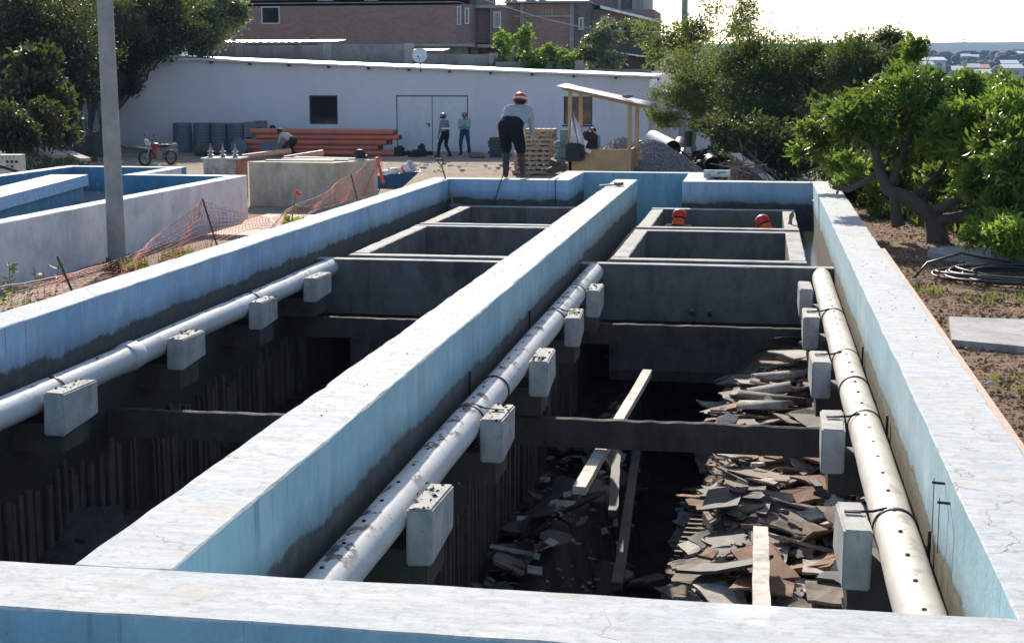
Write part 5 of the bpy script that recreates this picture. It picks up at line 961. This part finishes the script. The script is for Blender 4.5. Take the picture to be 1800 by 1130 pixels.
    if hair is None and helmet is not None: hair = M_hair
    if hair is not None:
        q = MB(); q.lathe([(.086, -.06), (.098, -.02), (.100, .03), (.094, .075), (.070, .105), (.03, .118), (.001, .12)], 16, T @ Matrix.Translation((0, -.012, .0)) @ Matrix.Rotation(R(14), 4, 'X')); q.build("hair", hair, o, smooth=True)
    if extra: extra(o, TH if helmet is not None else T, S)
    return o
hands = {}; prim_h = []
def cloth(name, c, var=.2): return plain(name, c, .9, var=var, scale=14, bump=.5, spec=.1)
M_skin = plain("skin", (.34, .20, .14), .55, var=.08, bump=.05); M_hair = plain("black_hair", (.012, .011, .010), .6)
H_red = plain("red_helmet", (.62, .045, .03), .35, var=.05, bump=.02); H_blue = plain("blue_helmet", (.05, .24, .38), .4, var=.05, bump=.02); C_or = cloth("orange_cloth", (.78, .13, .05))
def flap(o, T, S):
    q = MB(); q.lathe([(.096, -.005), (.098, -.05), (.108, -.10), (.120, -.125), (.112, -.125), (.088, -.005)], 18, T @ Matrix.Translation((0, -.02, 0))); q.build("neck_cloth", C_or, o, smooth=True)
def rhelm(o, T, S):
    q = MB(); q.lathe([(.124, .048), (.126, .06), (.124, .075), (.121, .075), (.121, .048)], 18, T); q.build("helmet_band", plain("pale_band", (.72, .66, .66), .5), o)
GP = "workers on the site"
p = PZ(908, 313, 0)
person((p.x, 29.24, .012), R(-7), "worker in grey shirt, dark trousers and boots standing bent over on the far wall", pelvis=(0, -.22, .92), lean=.95, head=-.3, hl=(-.22, .40, .66), hr=(.24, .38, .64), elbow=(0, -.2, .3), fl=(-.15, -.02, .085), fr=(.15, .02, .085), shirt=cloth("grey_shirt", (.38, .40, .42)), trousers=cloth("black_trousers", (.018, .018, .024)), shoes=plain("rubber_boot", (.055, .04, .032), .5), helmet=H_red, group=GP, extra=rhelm, voxel=.013, boots=.25, scale=1.15, bulk=1.28, side=.06)
p = PZ(783, 277, G0)
def refl(o, T, S):
    q = MB(); q.lathe([(.205, 1.10), (.208, 1.10), (.208, 1.15), (.205, 1.15)], 18, Matrix.Diagonal((1, .72, 1, 1)) @ Matrix.Translation((0, 0, 0))); q.build("reflective_band", plain("reflective", (.80, .82, .60), .4), o)
person((p.x, p.y, G0), R(62), "worker in blue helmet and reflective band walking past the workshop door", lean=.10, head=.35, fl=(-.1, .28, .09), fr=(.1, -.16, .11), hl=(-.24, .14, .82), hr=(.24, .05, .82), shirt=cloth("violet_grey_shirt", (.19, .21, .30)), trousers=cloth("navy_trousers", (.016, .020, .032)), shoes=M_black, helmet=H_blue, group=GP, extra=refl)
p = PZ(817, 273, G0)
person((p.x, p.y, G0), R(183), "man in pale turquoise shirt and jeans standing at the door edge", hl=(-.06, .26, 1.17), hr=(.07, .25, 1.13), fl=(-.21, .06, .08), fr=(.15, 0, .08), head=.3, shirt=cloth("turquoise_shirt", (.26, .42, .44)), trousers=cloth("jeans", (.035, .055, .095)), shoes=M_black, hair=M_hair, group=GP, elbow=(0, -.4, -1))
p = PZ(514, 279, G0)
person((p.x, p.y, G0), R(80), "worker bending over the loose pipes in pale shirt and red bib", pelvis=(0, -.05, .72), lean=1.15, head=.1, hl=(-.12, .62, .30), hr=(.14, .60, .28), fl=(-.15, .05, .08), fr=(.15, -.18, .08), shirt=cloth("pale_shirt", (.44, .44, .40)), trousers=cloth("dark_shorts", (.05, .03, .03)), shoes=M_black, hair=M_hair, group=GP, cuff=0,
       extra=lambda o, T, S: MB().ball((0, .16, .70), (.15, .10, .09), 10, 6).build("bib", plain("red_bib", (.60, .05, .06), .8), o, smooth=True))
p = PZ(480, 272, G0)
person((p.x, p.y + .6, G0), R(150), "crouching worker in dark clothes and black cap behind the bending one", pelvis=(0, 0, .42), lean=.35, head=.3, hl=(-.15, .38, .42), hr=(.15, .38, .42), fl=(-.14, .12, .08), fr=(.14, .12, .08), shirt=cloth("brown_shirt", (.12, .07, .05)), trousers=cloth("black_trousers2", (.02, .02, .022)), shoes=M_black, helmet=M_black, group=GP)
p = PY(1047, 224, 46.5)
person((p.x, p.y, p.z - 1.24), R(150), "worker in grey blue overalls sitting behind the yellow stall", pelvis=(0, 0, .48), lean=.2, head=.2, hl=(-.12, .42, .62), hr=(.14, .42, .62), fl=(-.15, .42, .08), fr=(.15, .42, .08), shirt=cloth("overall_blue", (.20, .25, .28)), trousers=cloth("overall_blue2", (.15, .19, .22)), shoes=M_black, hair=M_hair, group=GP)
def in_pit(px, py, Y, rz, lab, **k):
    p = PY(px, py, Y); person((p.x, Y, -2.05), rz, lab, helmet=H_red, extra=flap, group=GP, voxel=.014, **k)
C_gg = cloth("grey_green_shirt", (.22, .26, .24))
zt = PY(1192, 366, 26.0).z + 2.05
in_pit(1192, 366, 26.0, R(-12), "worker with red helmet and orange neck cloth in the grey box, seen from behind", pelvis=(0, -.05, zt - .80), lean=.22, head=.15, hl=(-.30, .25, 1.0), hr=(.25, .30, .9), fl=(-.14, 0, .09), fr=(.14, 0, .09), shirt=C_gg, trousers=cloth("work_trousers", (.05, .06, .07)), shoes=M_black)
zt = PY(1352, 376, 25.6).z + 2.05
in_pit(1352, 376, 25.6, R(55), "worker with red helmet and arm raised onto the rim of the grey box", pelvis=(0, -.05, zt - .79), lean=.25, head=.3, hl=(-.2, .35, .9), hr=tuple(Matrix.Rotation(-R(55), 3, 'Z') @ (Vector((.56, 25.72, -.40)) - Vector((PY(1352, 376, 25.6).x, 25.6, -2.05)))), fl=(-.14, 0, .09), fr=(.14, 0, .09), shirt=C_gg, trousers=cloth("work_trousers2", (.05, .06, .07)), shoes=M_black, cuff=1)
# ------------------------------------------------------------------ yard things
M_opipe = plain("orange_pvc", (.60, .185, .115), .55, var=.12, scale=1.5, dirt=(.35, .13, .09), dscale=1, damt=.5); M_oin = plain("orange_inside", (.22, .06, .04), .7)
xe = PZ(693, 278, G0).x; k = 0
ORD = ("bottom", "second", "third", "fourth", "top")
for r in range(5):
    for c in range(3):
        x1 = xe - (.15, .9, .55, .1, .35)[r] + rng.uniform(-.08, .05); L = 5.9; y = 56.6 + c * .23 + (r % 2) * .06; z = G0 + .12 + r * .205; o = MB(); o.pipe((x1 - L, y, z + rng.uniform(-.01, .01)), (x1, y, z), .103, .012, 16, 0, 1)
        tag(o.build("orange_pipe", [M_opipe, M_oin], auto=50), "orange pvc pipe in the %s layer of the pile, %s row" % (ORD[r], ("front", "middle", "rear")[c]), "pipe", "pile of orange pipes")
for i, (px, py, L, a, lab) in enumerate(((470, 281, 1.9, .5, "loose salmon pipe under the bending worker's hands, longer one"), (535, 284, 1.5, .45, "loose salmon pipe under the bending worker, shorter one"))):
    p = PZ(px, py, G0); o = MB(); o.pipe((-L / 2, 0, .11), (L / 2, .3, .30), .105, .012, 16, 0, 1); ob = o.build("orange_pipe", [plain("salmon_pvc", (.72, .36, .26), .5), M_oin], auto=50); ob.location = (p.x, p.y, G0); ob.rotation_euler.z = a; tag(ob, lab, "pipe", "loose pipes on the ground")
M_drum = plain("blue_grey_drum", (.14, .165, .20), .6, var=.15)
for (px, w, lab) in ((252, .8, "leftmost grey ribbed drum behind the motorcycle"), (292, .78, "grey ribbed drum right behind the motorcycle saddle"), (325, .74, "grey ribbed drum third from the left by the workshop wall"), (362, .78, "grey ribbed drum beside the square grey blocks")):
    p = PZ(px, 276, G0); o = MB(); prof = [(.001, 0), (w * .47, 0)]
    for i in range(9): z = .02 + i * .13; prof += [(w * .47, z), (w * .5, z + .02), (w * .5, z + .10), (w * .47, z + .12)]
    prof += [(w * .47, 1.2), (.001, 1.2)]; o.lathe(prof, 22); ob = o.build("ribbed_drum", M_drum, auto=40); ob.location = (p.x, 58.6, G0); tag(ob, lab, "drum", "ribbed drums along the workshop wall")
M_gb = m_concrete("grey_precast", (.22, .225, .235), amt=.3, scale=2)
for (px, h, lab, z) in ((389, 1.25, "left grey precast block with a dark slot", .55), (408, 1.3, "right grey precast block with a dark slot", .95)):
    p = PZ(px, 276, G0); o = empty("precast_block", (p.x, 58.3, G0), 0, lab, "block", "precast blocks beside the drums"); q = MB(); w_ = .21; q.box(-w_, w_, 0, .5, 0, z - .08).box(-w_, w_, 0, .5, z + .08, h).box(-w_, -.13, 0, .5, z - .08, z + .08).box(.13, w_, 0, .5, z - .08, z + .08); q.build("body", M_gb, o); MB().box(-.13, .13, .06, .45, z - .08, z + .08).build("slot", M_hole, o)
for (px, py, r, lab) in ((371, 271, .34, "grey disc leaning in front of the drums, left one"), (425, 268, .30, "grey disc leaning behind the transformer"), (452, 266, .36, "grey disc leaning behind the insulators at right")):
    p = PZ(px, 281, G0); o = MB().lathe([(.001, 0), (r, 0), (r, .07), (.001, .07)], 24, xf(0, 0, r * .95, R(80))).build("grey_disc", M_drum, auto=40); o.location = (p.x, 56.2, G0); tag(o, lab, "disc", "grey discs in the yard")
p = PZ(325, 283, G0); o = MB(); o.pipe((-.65, .1, .22), (.55, -.15, .22), .22, .03, 18, 0, 1); o = o.build("dark_pipe", [plain("dark_brown_pipe", (.10, .085, .07), .8), M_hole], auto=40); o.location = (p.x, 55.0, G0); tag(o, "dark brown pipe piece lying in front of the drums", "pipe")
p = PZ(222, 290, G0); o = MB().lathe([(.001, 0), (.30, 0), (.33, .1), (.30, .14), (.33, .3), (.30, .36), (.33, .5), (.30, .62), (.001, .62)], 20).build("grey_barrel", plain("barrel_grey", (.30, .30, .27), .6)); o.location = (p.x, 53.5, G0); tag(o, "short grey barrel just right of the concrete pole", "barrel")
for (px, w, h, lab, Y) in ((152, 1.3, .95, "dark grey cabinet under the peeling wall", 54.5), (178, .6, 1.15, "narrow dark cabinet beside the concrete pole", 54.2)):
    p = PY(px, 280, Y); z0 = ground_h(p.x, Y); h *= .8; o = MB().box(-w / 2, w / 2, 0, .5, 0, h).box(-w / 2 - .04, w / 2 + .04, -.04, .54, h + .003, h + .05).build("cabinet", plain("cabinet_grey", (.07, .075, .085), .6)); o.location = (p.x, Y, z0); tag(o, lab, "cabinet", "cabinets under the left trees")
# motorcycle
mc = empty("motorcycle", PZ(279, 291, G0), R(152), "red and white trail motorcycle parked beside the grey drums", "motorcycle"); mc.location.z = G0; mc.scale = (.85, .85, .85)
def wheel(y, r):
    w = MB(); w.lathe([(r - .075, -.035), (r - .02, -.05), (r, -.02), (r, .02), (r - .02, .05), (r - .075, .035)], 26, xf(0, y, r, 0, R(90))); w = w.build("wheel", M_black, mc, smooth=True); q = MB(); q.lathe([(r - .09, -.02), (r - .07, -.025), (r - .07, .025), (r - .09, .02)], 26, xf(0, y, r, 0, R(90)))
    for i in range(14): a = i * math.pi / 7; q.tube([(rng.choice((-.02, .02)), y + .03 * math.cos(a), r + .03 * math.sin(a)), (0, y + (r - .08) * math.cos(a + .2), r + (r - .08) * math.sin(a + .2))], .005, 4)
    q.tube([(-.07, y, r), (.07, y, r)], .035, 8); q.build("rim", M_steel, w)
wheel(.70, .33); wheel(-.66, .31); M_rp = plain("red_plastic", (.26, .022, .022), .35, bump=.02); M_wp = plain("white_gloss_plastic", (.72, .72, .74), .35, bump=.02)
for s in (-1, 1): MB().tube([(s * .09, .70, .33), (s * .09, .50, .80), (s * .08, .42, 1.0)], [.026, .03, .022], 8).build("fork", plain("fork_metal", (.4, .4, .42), .3, .7), mc); MB().tube([(s * .09, -.66, .31), (s * .08, -.15, .36)], .025, 6).build("swing_arm", M_steel, mc)
q = MB(); q.prism([(-.1, -.34), (.1, -.34), (.08, .3), (0, .38), (-.08, .3)], 0, .03, xf(0, .72, .75, R(8))); q.build("front_mudguard", M_wp, mc); q = MB(); q.prism([(-.09, -.35), (.09, -.35), (.08, .25), (-.08, .25)], 0, .03, xf(0, -.62, .78, R(-14))); q.build("rear_mudguard", M_rp, mc)
MB().ball((0, .18, .80), (.15, .26, .14), 12, 8, xf(0, 0, 0, R(-12))).build("fuel_tank", M_rp, mc, smooth=True); MB().ball((0, -.28, .82), (.12, .40, .06), 12, 6).build("seat", M_black, mc, smooth=True); MB().cbox((0, .05, .42), (.24, .34, .30)).cbox((0, .1, .62), (.18, .2, .16)).build("engine", M_steel, mc)
q = MB(); q.prism([(-.13, 0), (.13, 0), (.10, .24), (-.10, .24)], 0, .05, xf(0, .56, .86, R(75))); q.build("headlight_mask", M_wp, mc); MB().ball((0, .62, .97), (.07, .04, .06), 10, 6).build("headlight", M_frame, mc); MB().tube([(-.38, .36, 1.12), (-.2, .42, 1.06), (.2, .42, 1.06), (.38, .36, 1.12)], .014, 6).build("handlebar", M_black, mc)
for s in (-1, 1): MB().tube([(s * .2, .42, 1.06), (s * .28, .43, 1.26)], .006, 4).cbox((s * .29, .43, 1.28), (.09, .02, .06)).build("mirror", M_black, mc); MB().prism([(-.16, -.1), (.2, .05), (.1, .22), (-.14, .12)], 0, .02, xf(s * .16, .22, .66, 0, R(90))).build("side_panel", M_rp, mc)
MB().tube([(.13, .1, .4), (.15, -.3, .42), (.15, -.7, .6)], [.03, .03, .045], 8).build("exhaust", M_steel, mc); MB().tube([(0, .4, .95), (0, .1, .6), (0, -.3, .45), (0, -.15, .36)], .03, 6).tube([(0, .3, .8), (0, -.3, .76), (0, -.55, .75)], .025, 6).build("frame", M_trim, mc); MB().tube([(-.1, -.05, .3), (-.22, -.02, .0)], .012, 5).build("kickstand", M_steel, mc)
# black bits by the door
LB = ("black power tool left of the workshop door leaf", "black case on its side before the workshop door", "upright black canister before the workshop door", "small black box at the door threshold", "black tool bag beside the pile of orange pipes", "low black box between the bag and the tools")
for i, (px, py, w, h) in enumerate(((737, 276, .5, .28), (727, 277, .34, .22), (741, 273, .22, .40), (753, 274, .30, .16), (702, 275, .34, .36), (716, 273, .30, .16))):
    p = PZ(px, py, G0); q = MB(); q.cbox((0, 0, h / 2), (w, .25, h)); q.cbox((w * .2, -.06, h * 1.05), (w * .45, .12, h * .25)); q.tube([(-w * .4, 0, h * .8), (-w * .5, -.1, .05)], .03, 5); o = q.build("black_tool", M_black); o.location = (p.x, p.y, G0); o.rotation_euler.z = rng.uniform(-.4, .4); tag(o, LB[i], "tool", "black tools by the workshop door")
p = PZ(833, 279, G0); q = MB(); q.ball((0, 0, .12), (.25, .2, .14), 8, 5); q.ball((.25, .05, .08), (.18, .16, .1), 8, 5); o = q.build("cloth_heap", plain("khaki_cloth", (.16, .13, .10), .9)); o.location = (p.x, p.y, G0); tag(o, "small khaki heap on the ground right of the door", "cloth")
p = PZ(878, 277, G0); q = MB()
for i in range(6): q.cbox((rng.uniform(-.04, .04), 0, .07 + i * .13), (.75, .6, .115))
o = q.build("crate_stack", plain("slate_crate", (.05, .06, .075), .6)); o.location = (p.x, p.y, G0); tag(o, "stack of dark slatted crates behind the standing worker", "crates", kind="stuff")
# pallets
M_pal = plain("pallet_wood", (.40, .30, .20), .85, var=.3, scale=4)
def pallet(x, y, z, w, d, rz, lab):
    o = empty("pallet", (x, y, z), rz, lab, "pallet", "stacked wooden pallets")
    for i in range(3): MB().box(-w / 2, w / 2, -d / 2 + i * (d - .1) / 2, -d / 2 + .1 + i * (d - .1) / 2, .025, .105).build("bearer", M_pal, o)
    for i in range(6): x0 = -w / 2 + i * (w - .12) / 5; MB().box(x0, x0 + .12, -d / 2, d / 2, .108, .130).build("top_board", M_pal, o)
    for i in range(3): x0 = -w / 2 + i * (w - .12) / 2; MB().box(x0, x0 + .12, -d / 2, d / 2, 0, .022).build("bottom_board", M_pal, o)
pp = PY(942, 300, 47); pw = ("bottom", "second", "third", "fourth", "fifth", "sixth", "seventh", "eighth", "ninth", "tenth")
zb0 = PY(942, 305, 47).z
for i in range(5): pallet(pp.x - .05 + rng.uniform(-.05, .05), 47, G0 + i * .145 if False else zb0 + i * .15, 1.25, 1.0, rng.uniform(-.04, .04), pw[i] + " pallet from the ground in the wide lower stack")
for i in range(5): pallet(pp.x + .12 + rng.uniform(-.05, .05), 47.2, zb0 + .76 + i * .135, .95, .9, rng.uniform(-.05, .05), pw[i] + " pallet of the narrower stack on top of the wide one")
# yellow stall
SY = 41.0; s0 = PY(1000, 262, SY); s1 = PY(1113, 262, SY); sz = s0.z; M_yel = plain("ochre_board", (.52, .34, .17), .7, var=.15, scale=3, dirt=(.38, .22, .10), damt=.4); M_yw = plain("ochre_post", (.48, .32, .17), .7, var=.15)
st = empty("market_stall", ((s0.x + s1.x) / 2, SY, G0), 0, "ochre board stall with a sloping zinc roof behind the tank", "stall"); ox = st.location
def sput(o): o.location = -ox; return o
sput(MB().box(s0.x, s1.x - .13, SY - .02, SY + .02, G0, sz).build("front_panel", M_yel, st)); sput(MB().box(s1.x - .10, s1.x - .06, SY + .05, SY + 1.3, G0, sz).build("side_panel", M_yel, st)); sput(MB().box(s0.x, s0.x + .04, SY + .05, SY + 1.3, G0, sz).build("side_panel", M_yel, st))
for (px, pyt, yy) in ((1002, 158, SY + .03), (1011, 160, SY + 1.3), (1107, 181, SY - .0), (1113, 183, SY + 1.35)):
    x = PY(px, 200, SY).x; sput(MB().box(x - .055, x + .055, yy - .05, yy + .05, G0, PY(px, pyt, SY).z).build("post", M_yw, st))
A_ = PY(980, 152, SY - .25); B_ = PY(1141, 187, SY - .25); n = 34; q = MB(); vs = []
for yy in (0, 2.0):
    for i in range(n + 1): k = i / n; vs.append((A_.x + (B_.x - A_.x) * k, SY - .3 + yy, A_.z + (B_.z - A_.z) * k + .12 * yy / 2 + .02 * math.sin(0)))
# corrugations run down the slope: ripples across y
q = MB(); ny = 40; vs = []
for i in range(9):
    for j in range(ny + 1): k = i / 8; y = 2.0 * j / ny; vs.append((A_.x + (B_.x - A_.x) * k, SY - .35 + y, A_.z + (B_.z - A_.z) * k + .03 * y + .018 * math.sin(j * math.pi / 2)))
q.add(vs, [(i * (ny + 1) + j, (i + 1) * (ny + 1) + j, (i + 1) * (ny + 1) + j + 1, i * (ny + 1) + j + 1) for i in range(8) for j in range(ny)]); o = sput(q.build("roof_sheet", plain("dull_zinc", (.34, .34, .35), .6, .3), st, smooth=True)); s = o.modifiers.new("s", 'SOLIDIFY'); s.thickness = .008
for yy in (SY, SY + 1.3): q = MB(); bar(q, Vector((A_.x + .1, yy, A_.z - .07)), Vector((B_.x - .15, yy, B_.z - .05)), .05, .06); sput(q.build("rafter", M_yw, st))
p = PY(1103, 172, SY + .2); o = MB().ball((0, 0, 0), (.16, .12, .06), 9, 6).build("stone", M_gb); o.location = p + Vector((0, 0, .04)); tag(o, "flat grey stone weighing down the stall roof", "stone")
hb = PY(1006, 197, SY - .1); q = MB(); q.add([(.0, 0, 0), (-.07, -.05, -.95), (.10, -.12, -.97), (.34, -.06, -.93), (.36, .02, -.80), (.20, -.02, -.35), (.12, -.08, -.6)], [(0, 1, 2, 6), (0, 6, 5), (6, 2, 3), (5, 6, 3, 4)]); o = q.build("white_tarp", M_wplas, smooth=True); o.location = hb; s = o.modifiers.new("s", 'SOLIDIFY'); s.thickness = .02; tag(o, "white tarpaulin hanging from the left post of the stall", "tarpaulin")
q = MB(); bar(q, Vector((.02, -.16, -.05)), Vector((.22, -.2, -1.0)), .05, .01); bar(q, Vector((-.02, -.13, -.2)), Vector((-.09, -.13, -.95)), .07, .01); o = q.build("black_strap", M_black); o.location = hb; tag(o, "black strap across the white tarpaulin", "strap")
for (dx, dz, rx, rz_, lab) in ((.10, -1.10, .27, .24, "black bag hanging at the left end of the stall front"), (.47, -.86, .22, .32, "dark brown rucksack inside the stall")):
    q = MB(); q.prism([(-rx, -rz_), (-rx * .5, -rz_ * 1.12), (rx * .7, -rz_ * 1.05), (rx, -rz_ * .8), (rx * .95, rz_ * .7), (rx * .5, rz_ * .95), (-rx * .7, rz_), (-rx * .98, rz_ * .75)], -.10, .10, Matrix.Rotation(R(90), 4, 'X')); q.cbox((0, -.12, -rz_ * .3), (rx * 1.3, .06, rz_ * .8)); q.tube([(-rx * .4, 0, rz_ * .9), (0, 0, rz_ * 1.3), (rx * .4, 0, rz_ * .85)], .02, 5); o = q.build("bag", M_black if dx < .3 else plain("dark_brown_fabric", (.035, .02, .018), .9)); o.location = hb + Vector((dx, -.06 if dx < .3 else .3, dz)); tag(o, lab, "bag")
o = MB(); o.cbox((0, 0, 0), (.26, .05, .10)); o.cbox((-.12, 0, .14), (.12, .04, .22)); o = o.build("white_paper", M_wplas); o.matrix_world = xf(hb.x + .42, SY - .12, hb.z - 1.06, 0, R(20), 0); tag(o, "crumpled white paper on the stall edge", "paper")
p = PY(985, 250, 43); q = MB(); zz = PY(985, 300, 43).z
for i in range(5): q.ball((rng.uniform(-.1, .12), 0, .12 + i * .16), (.26 - .02 * i, .2, .13), 10, 6)
q.cbox((.1, .05, .95), (.22, .12, .5)); o = q.build("sack_pile", plain("faded_teal", (.15, .22, .25), .85, var=.3, bump=.5), smooth=False); o.location = (p.x, 43, zz); tag(o, "heap of faded teal sacks left of the stall", "sacks", kind="stuff")
for i in range(7):
    p = PY(rng.uniform(965, 998), rng.uniform(288, 300), 42 + i * .2); q = MB(); q.cbox((0, 0, 0), (rng.uniform(.3, .6), .4, rng.uniform(.08, .2)), Matrix.Rotation(rng.uniform(-.4, .4), 4, 'Y')); o = q.build("dark_scrap", M_dark); o.location = p; tag(o, "piece of dark scrap in the gap left of the stall", "scrap", "dark scrap left of the stall")
# gravel heap
def heap(name, prof, Y, dep, mt, n=70, amp=.05, kind="stuff", stones=0, smt=None):
    a = PY(prof[0][0], 300, Y).x; b = PY(prof[-1][0], 300, Y).x; xs_ = [PY(q_[0], q_[1], Y).x for q_ in prof]; zs = [PY(q_[0], q_[1], Y).z for q_ in prof]; vs = []; fs = []; ny = 30
    def hh(x, v): z = np.interp(x, xs_, zs); e = max(0, 1 - abs(v) ** 1.6); return G0 - .1 + (z - G0 + .1) * e + amp * mnoise.noise(Vector((x * 3, v * 3, 0))) * e + amp * .5 * mnoise.noise(Vector((x * 11, v * 9, 0)))
    for j in range(ny + 1):
        v = -1 + 2 * j / ny
        for i in range(n + 1): x = a + (b - a) * i / n; vs.append((x, Y + v * dep, hh(x, v)))
    for j in range(ny):
        for i in range(n): k = j * (n + 1) + i; fs.append((k, k + 1, k + n + 2, k + n + 1))
    m = MB(); m.add(vs, fs)
    for i in range(stones):
        x = rng.uniform(a, b); v = rng.uniform(-.95, .3); z = hh(x, v); r = rng.uniform(.018, .045); c = Vector((x, Y + v * dep, z)); m.add([c + Vector((rng.uniform(.6, 1) * sx * r * (sz_ == 0), rng.uniform(.6, 1) * sy * r * (sz_ == 0), sz_ * r * .8)) for sx, sy, sz_ in ((1, .2, 0), (-.2, 1, 0), (-1, -.1, 0), (.1, -1, 0), (0, 0, 1))], [(0, 1, 4), (1, 2, 4), (2, 3, 4), (3, 0, 4)], 1)
    o = m.build(name, [mt, smt or mt]); o["kind"] = kind; return o
t = NT("crushed_stone"); cc = t.mix(t.voro(22, out=1), (.18, .175, .17), (.46, .45, .43)); M_grav = t.end(t.bsdf(cc, .95, 0, t.bump(t.voro(22), 1.0, .05), .2)); t = NT("gravel_stone"); M_gst = t.end(t.bsdf(t.mix(t.geo.outputs["Random Per Island"], (.14, .138, .132), (.50, .485, .46)), .9))
o = heap("gravel", [(1025, 318), (1050, 268), (1080, 245), (1095, 241), (1112, 252), (1135, 247), (1150, 247), (1175, 258), (1205, 278), (1235, 300), (1262, 322)], 43.4, 1.7, M_grav, stones=5200, smt=M_gst); tag(o, "heap of crushed grey gravel right of the ochre stall", "gravel")
tarp = MB().prism([(0, 0), (.6, 0), (.5, .4), (.05, .4)], 0, .02).build("white_sheet", M_wplas); tarp.location = PY(1122, 249, 45); tag(tarp, "white sheet showing over the top of the gravel heap", "sheet")
q = MB(); a = PY(1148, 244, 47.5); b = PY(1183, 262, 45.6); q.pipe(a, b, .27, .02, 22, 0, 1); q2 = MB(); o = q.build("large_pipe", [M_pvcB, M_hole], auto=50); tag(o, "large cream pipe lying on the gravel heap", "pipe")
q = MB(); a2 = PY(1192, 262, 46.0); q.pipe(a2 + Vector((.02, .9, .15)), a2, .20, .02, 20); tag(q.build("large_pipe", [plain("black_pipe", (.022, .023, .026), .45)], auto=50), "black pipe end beside the mouth of the cream pipe", "pipe")
BP = ((1210, 258, 46, .14, "upright black pipe stub behind the black pipes"), (1225, 274, 44.5, .18, "black corrugated pipe nearest the cream pipe mouth"), (1240, 284, 43.8, .20, "black pipe in the middle of the dark heap"), (1252, 290, 43.0, .24, "largest black pipe with a pale rim facing the camera"), (1268, 276, 44.0, .16, "black pipe high at the right of the dark heap"), (1280, 292, 43.0, .16, "black pipe low at the right of the dark heap"), (1225, 292, 43.4, .16, "black pipe low at the left of the dark heap"))
for i, (px, py, Y, r, lab) in enumerate(BP):
    Y += 2.2; p = PY(px, py, Y); d = Vector((rng.uniform(-.6, .6), 1, .05)).normalized() if i else Vector((0, .1, 1)); q = MB(); q.pipe(p, p + d * (1.6 if i else .5), r, .02, 18, 0, 0); tag(q.build("black_pipe", [MATS["black_pipe"] if "black_pipe" in MATS else M_black], auto=50), lab, "pipe", "black pipes right of the gravel")
for i in range(9):
    px, py = rng.uniform(1200, 1290), rng.uniform(268, 300); Y = rng.uniform(45, 47); p = PY(px, py, Y); q = MB(); q.tube([p, p + Vector((rng.uniform(-.5, .5), .2, rng.uniform(.1, .4))), p + Vector((rng.uniform(-1, 1), .5, rng.uniform(-.3, .1)))], .035, 6); tag(q.build("black_hose", M_black), "bent black hose among the black pipes", "hose", "bent hoses among the black pipes")
o = heap("dark_soil", [(1190, 322), (1200, 282), (1230, 276), (1270, 284), (1300, 300), (1330, 318)], 47.0, 1.6, M_sludge, amp=.15); tag(o, "mound of dark waste under the black pipes", "soil")
o = heap("brown_soil", [(1268, 330), (1285, 298), (1300, 282), (1330, 296), (1362, 318), (1380, 330)], 39.5, 1.6, plain("brown_soil", (.16, .12, .09), .95, var=.3, bump=.9), amp=.12); tag(o, "mound of brown soil under the dark low tree", "soil")
for i in range(26):
    p = PY(rng.uniform(1275, 1355), rng.uniform(285, 318), rng.uniform(37.6, 39)); d = Vector((rng.uniform(-1, 1), rng.uniform(-.3, .3), rng.uniform(-.2, .8))).normalized() * rng.uniform(.5, 1.3); q = MB(); q.tube([p - d * .5, p + Vector((0, 0, .05)), p + d * .5], [.02, .016, .008], 5); tag(q.build("dry_stick", M_bark), "dry stick on the brush heap behind the right far wall", "stick", "dry sticks behind the right far wall")
a = PY(1292, 270, 39); b = PY(1355, 318, 38); q = MB(); bar(q, a, b, .35, .02); tag(q.build("grey_sheet", M_gb), "grey sheet sloping down over the brush heap", "sheet")
# rubble of the left bank and yard
M_rock = m_concrete("rubble", (.46, .41, .36), stain=(.2, .17, .14), amt=.4, scale=4)
for i in range(46):
    px, py = rng.uniform(40, 250), rng.uniform(262, 296); Y = rng.uniform(36, 50); p = PY(px, py, Y); z = ground_h(p.x, Y); r = rng.uniform(.06, .2); q = MB(); q.ball((0, 0, r * .3), (r * rng.uniform(.8, 1.5), r, r * .6), 7, 5)
    o = q.build("stone", M_rock); o.location = (p.x, Y, z); o.rotation_euler.z = rng.uniform(0, 6); tag(o, "loose pale stone on the earth of the left bank", "stone", "loose stones on the left bank")
for i in range(60):
    p = PZ(rng.uniform(640, 1000), rng.uniform(288, 303), G0); r = rng.uniform(.03, .08); q = MB(); q.ball((0, 0, r * .3), (r * 1.3, r, r * .6), 6, 4); o = q.build("stone", M_rock); o.location = p; tag(o, "small loose stone on the sunlit yard before the workshop", "stone", "loose stones on the yard")
for (a, b, w, lab) in (((45, 248), (105, 275), .5, "pale broken slab sliding down the left bank"), ((118, 268), (150, 281), .35, "white broken slab at the foot of the left bank")):
    A_ = PY(*a, 47); B_ = PY(*b, 45); q = MB(); bar(q, A_, B_, w, .1); o = q.build("broken_slab", M_rock); tag(o, lab, "slab")
tufts("bank_grass", [(PY(px, 270, Y).x, Y, 1.6) for px, Y in ((10, 42), (40, 44), (75, 47), (25, 48), (100, 50))], 160, .28, L_brown)
# haze over the whole place
t = NT("haze_air"); v = t.n("ShaderNodeVolumePrincipled"); v.inputs["Color"].default_value = (.42, .64, 1.0, 1); v.inputs["Density"].default_value = .00019; v.inputs["Anisotropy"].default_value = 0.0; t.t.links.new(v.outputs[0], t.out.inputs["Volume"])
o = MB().box(-4600, 4600, -420, 5300, -14, 82).build("haze", t.mt); o["kind"] = "stuff"
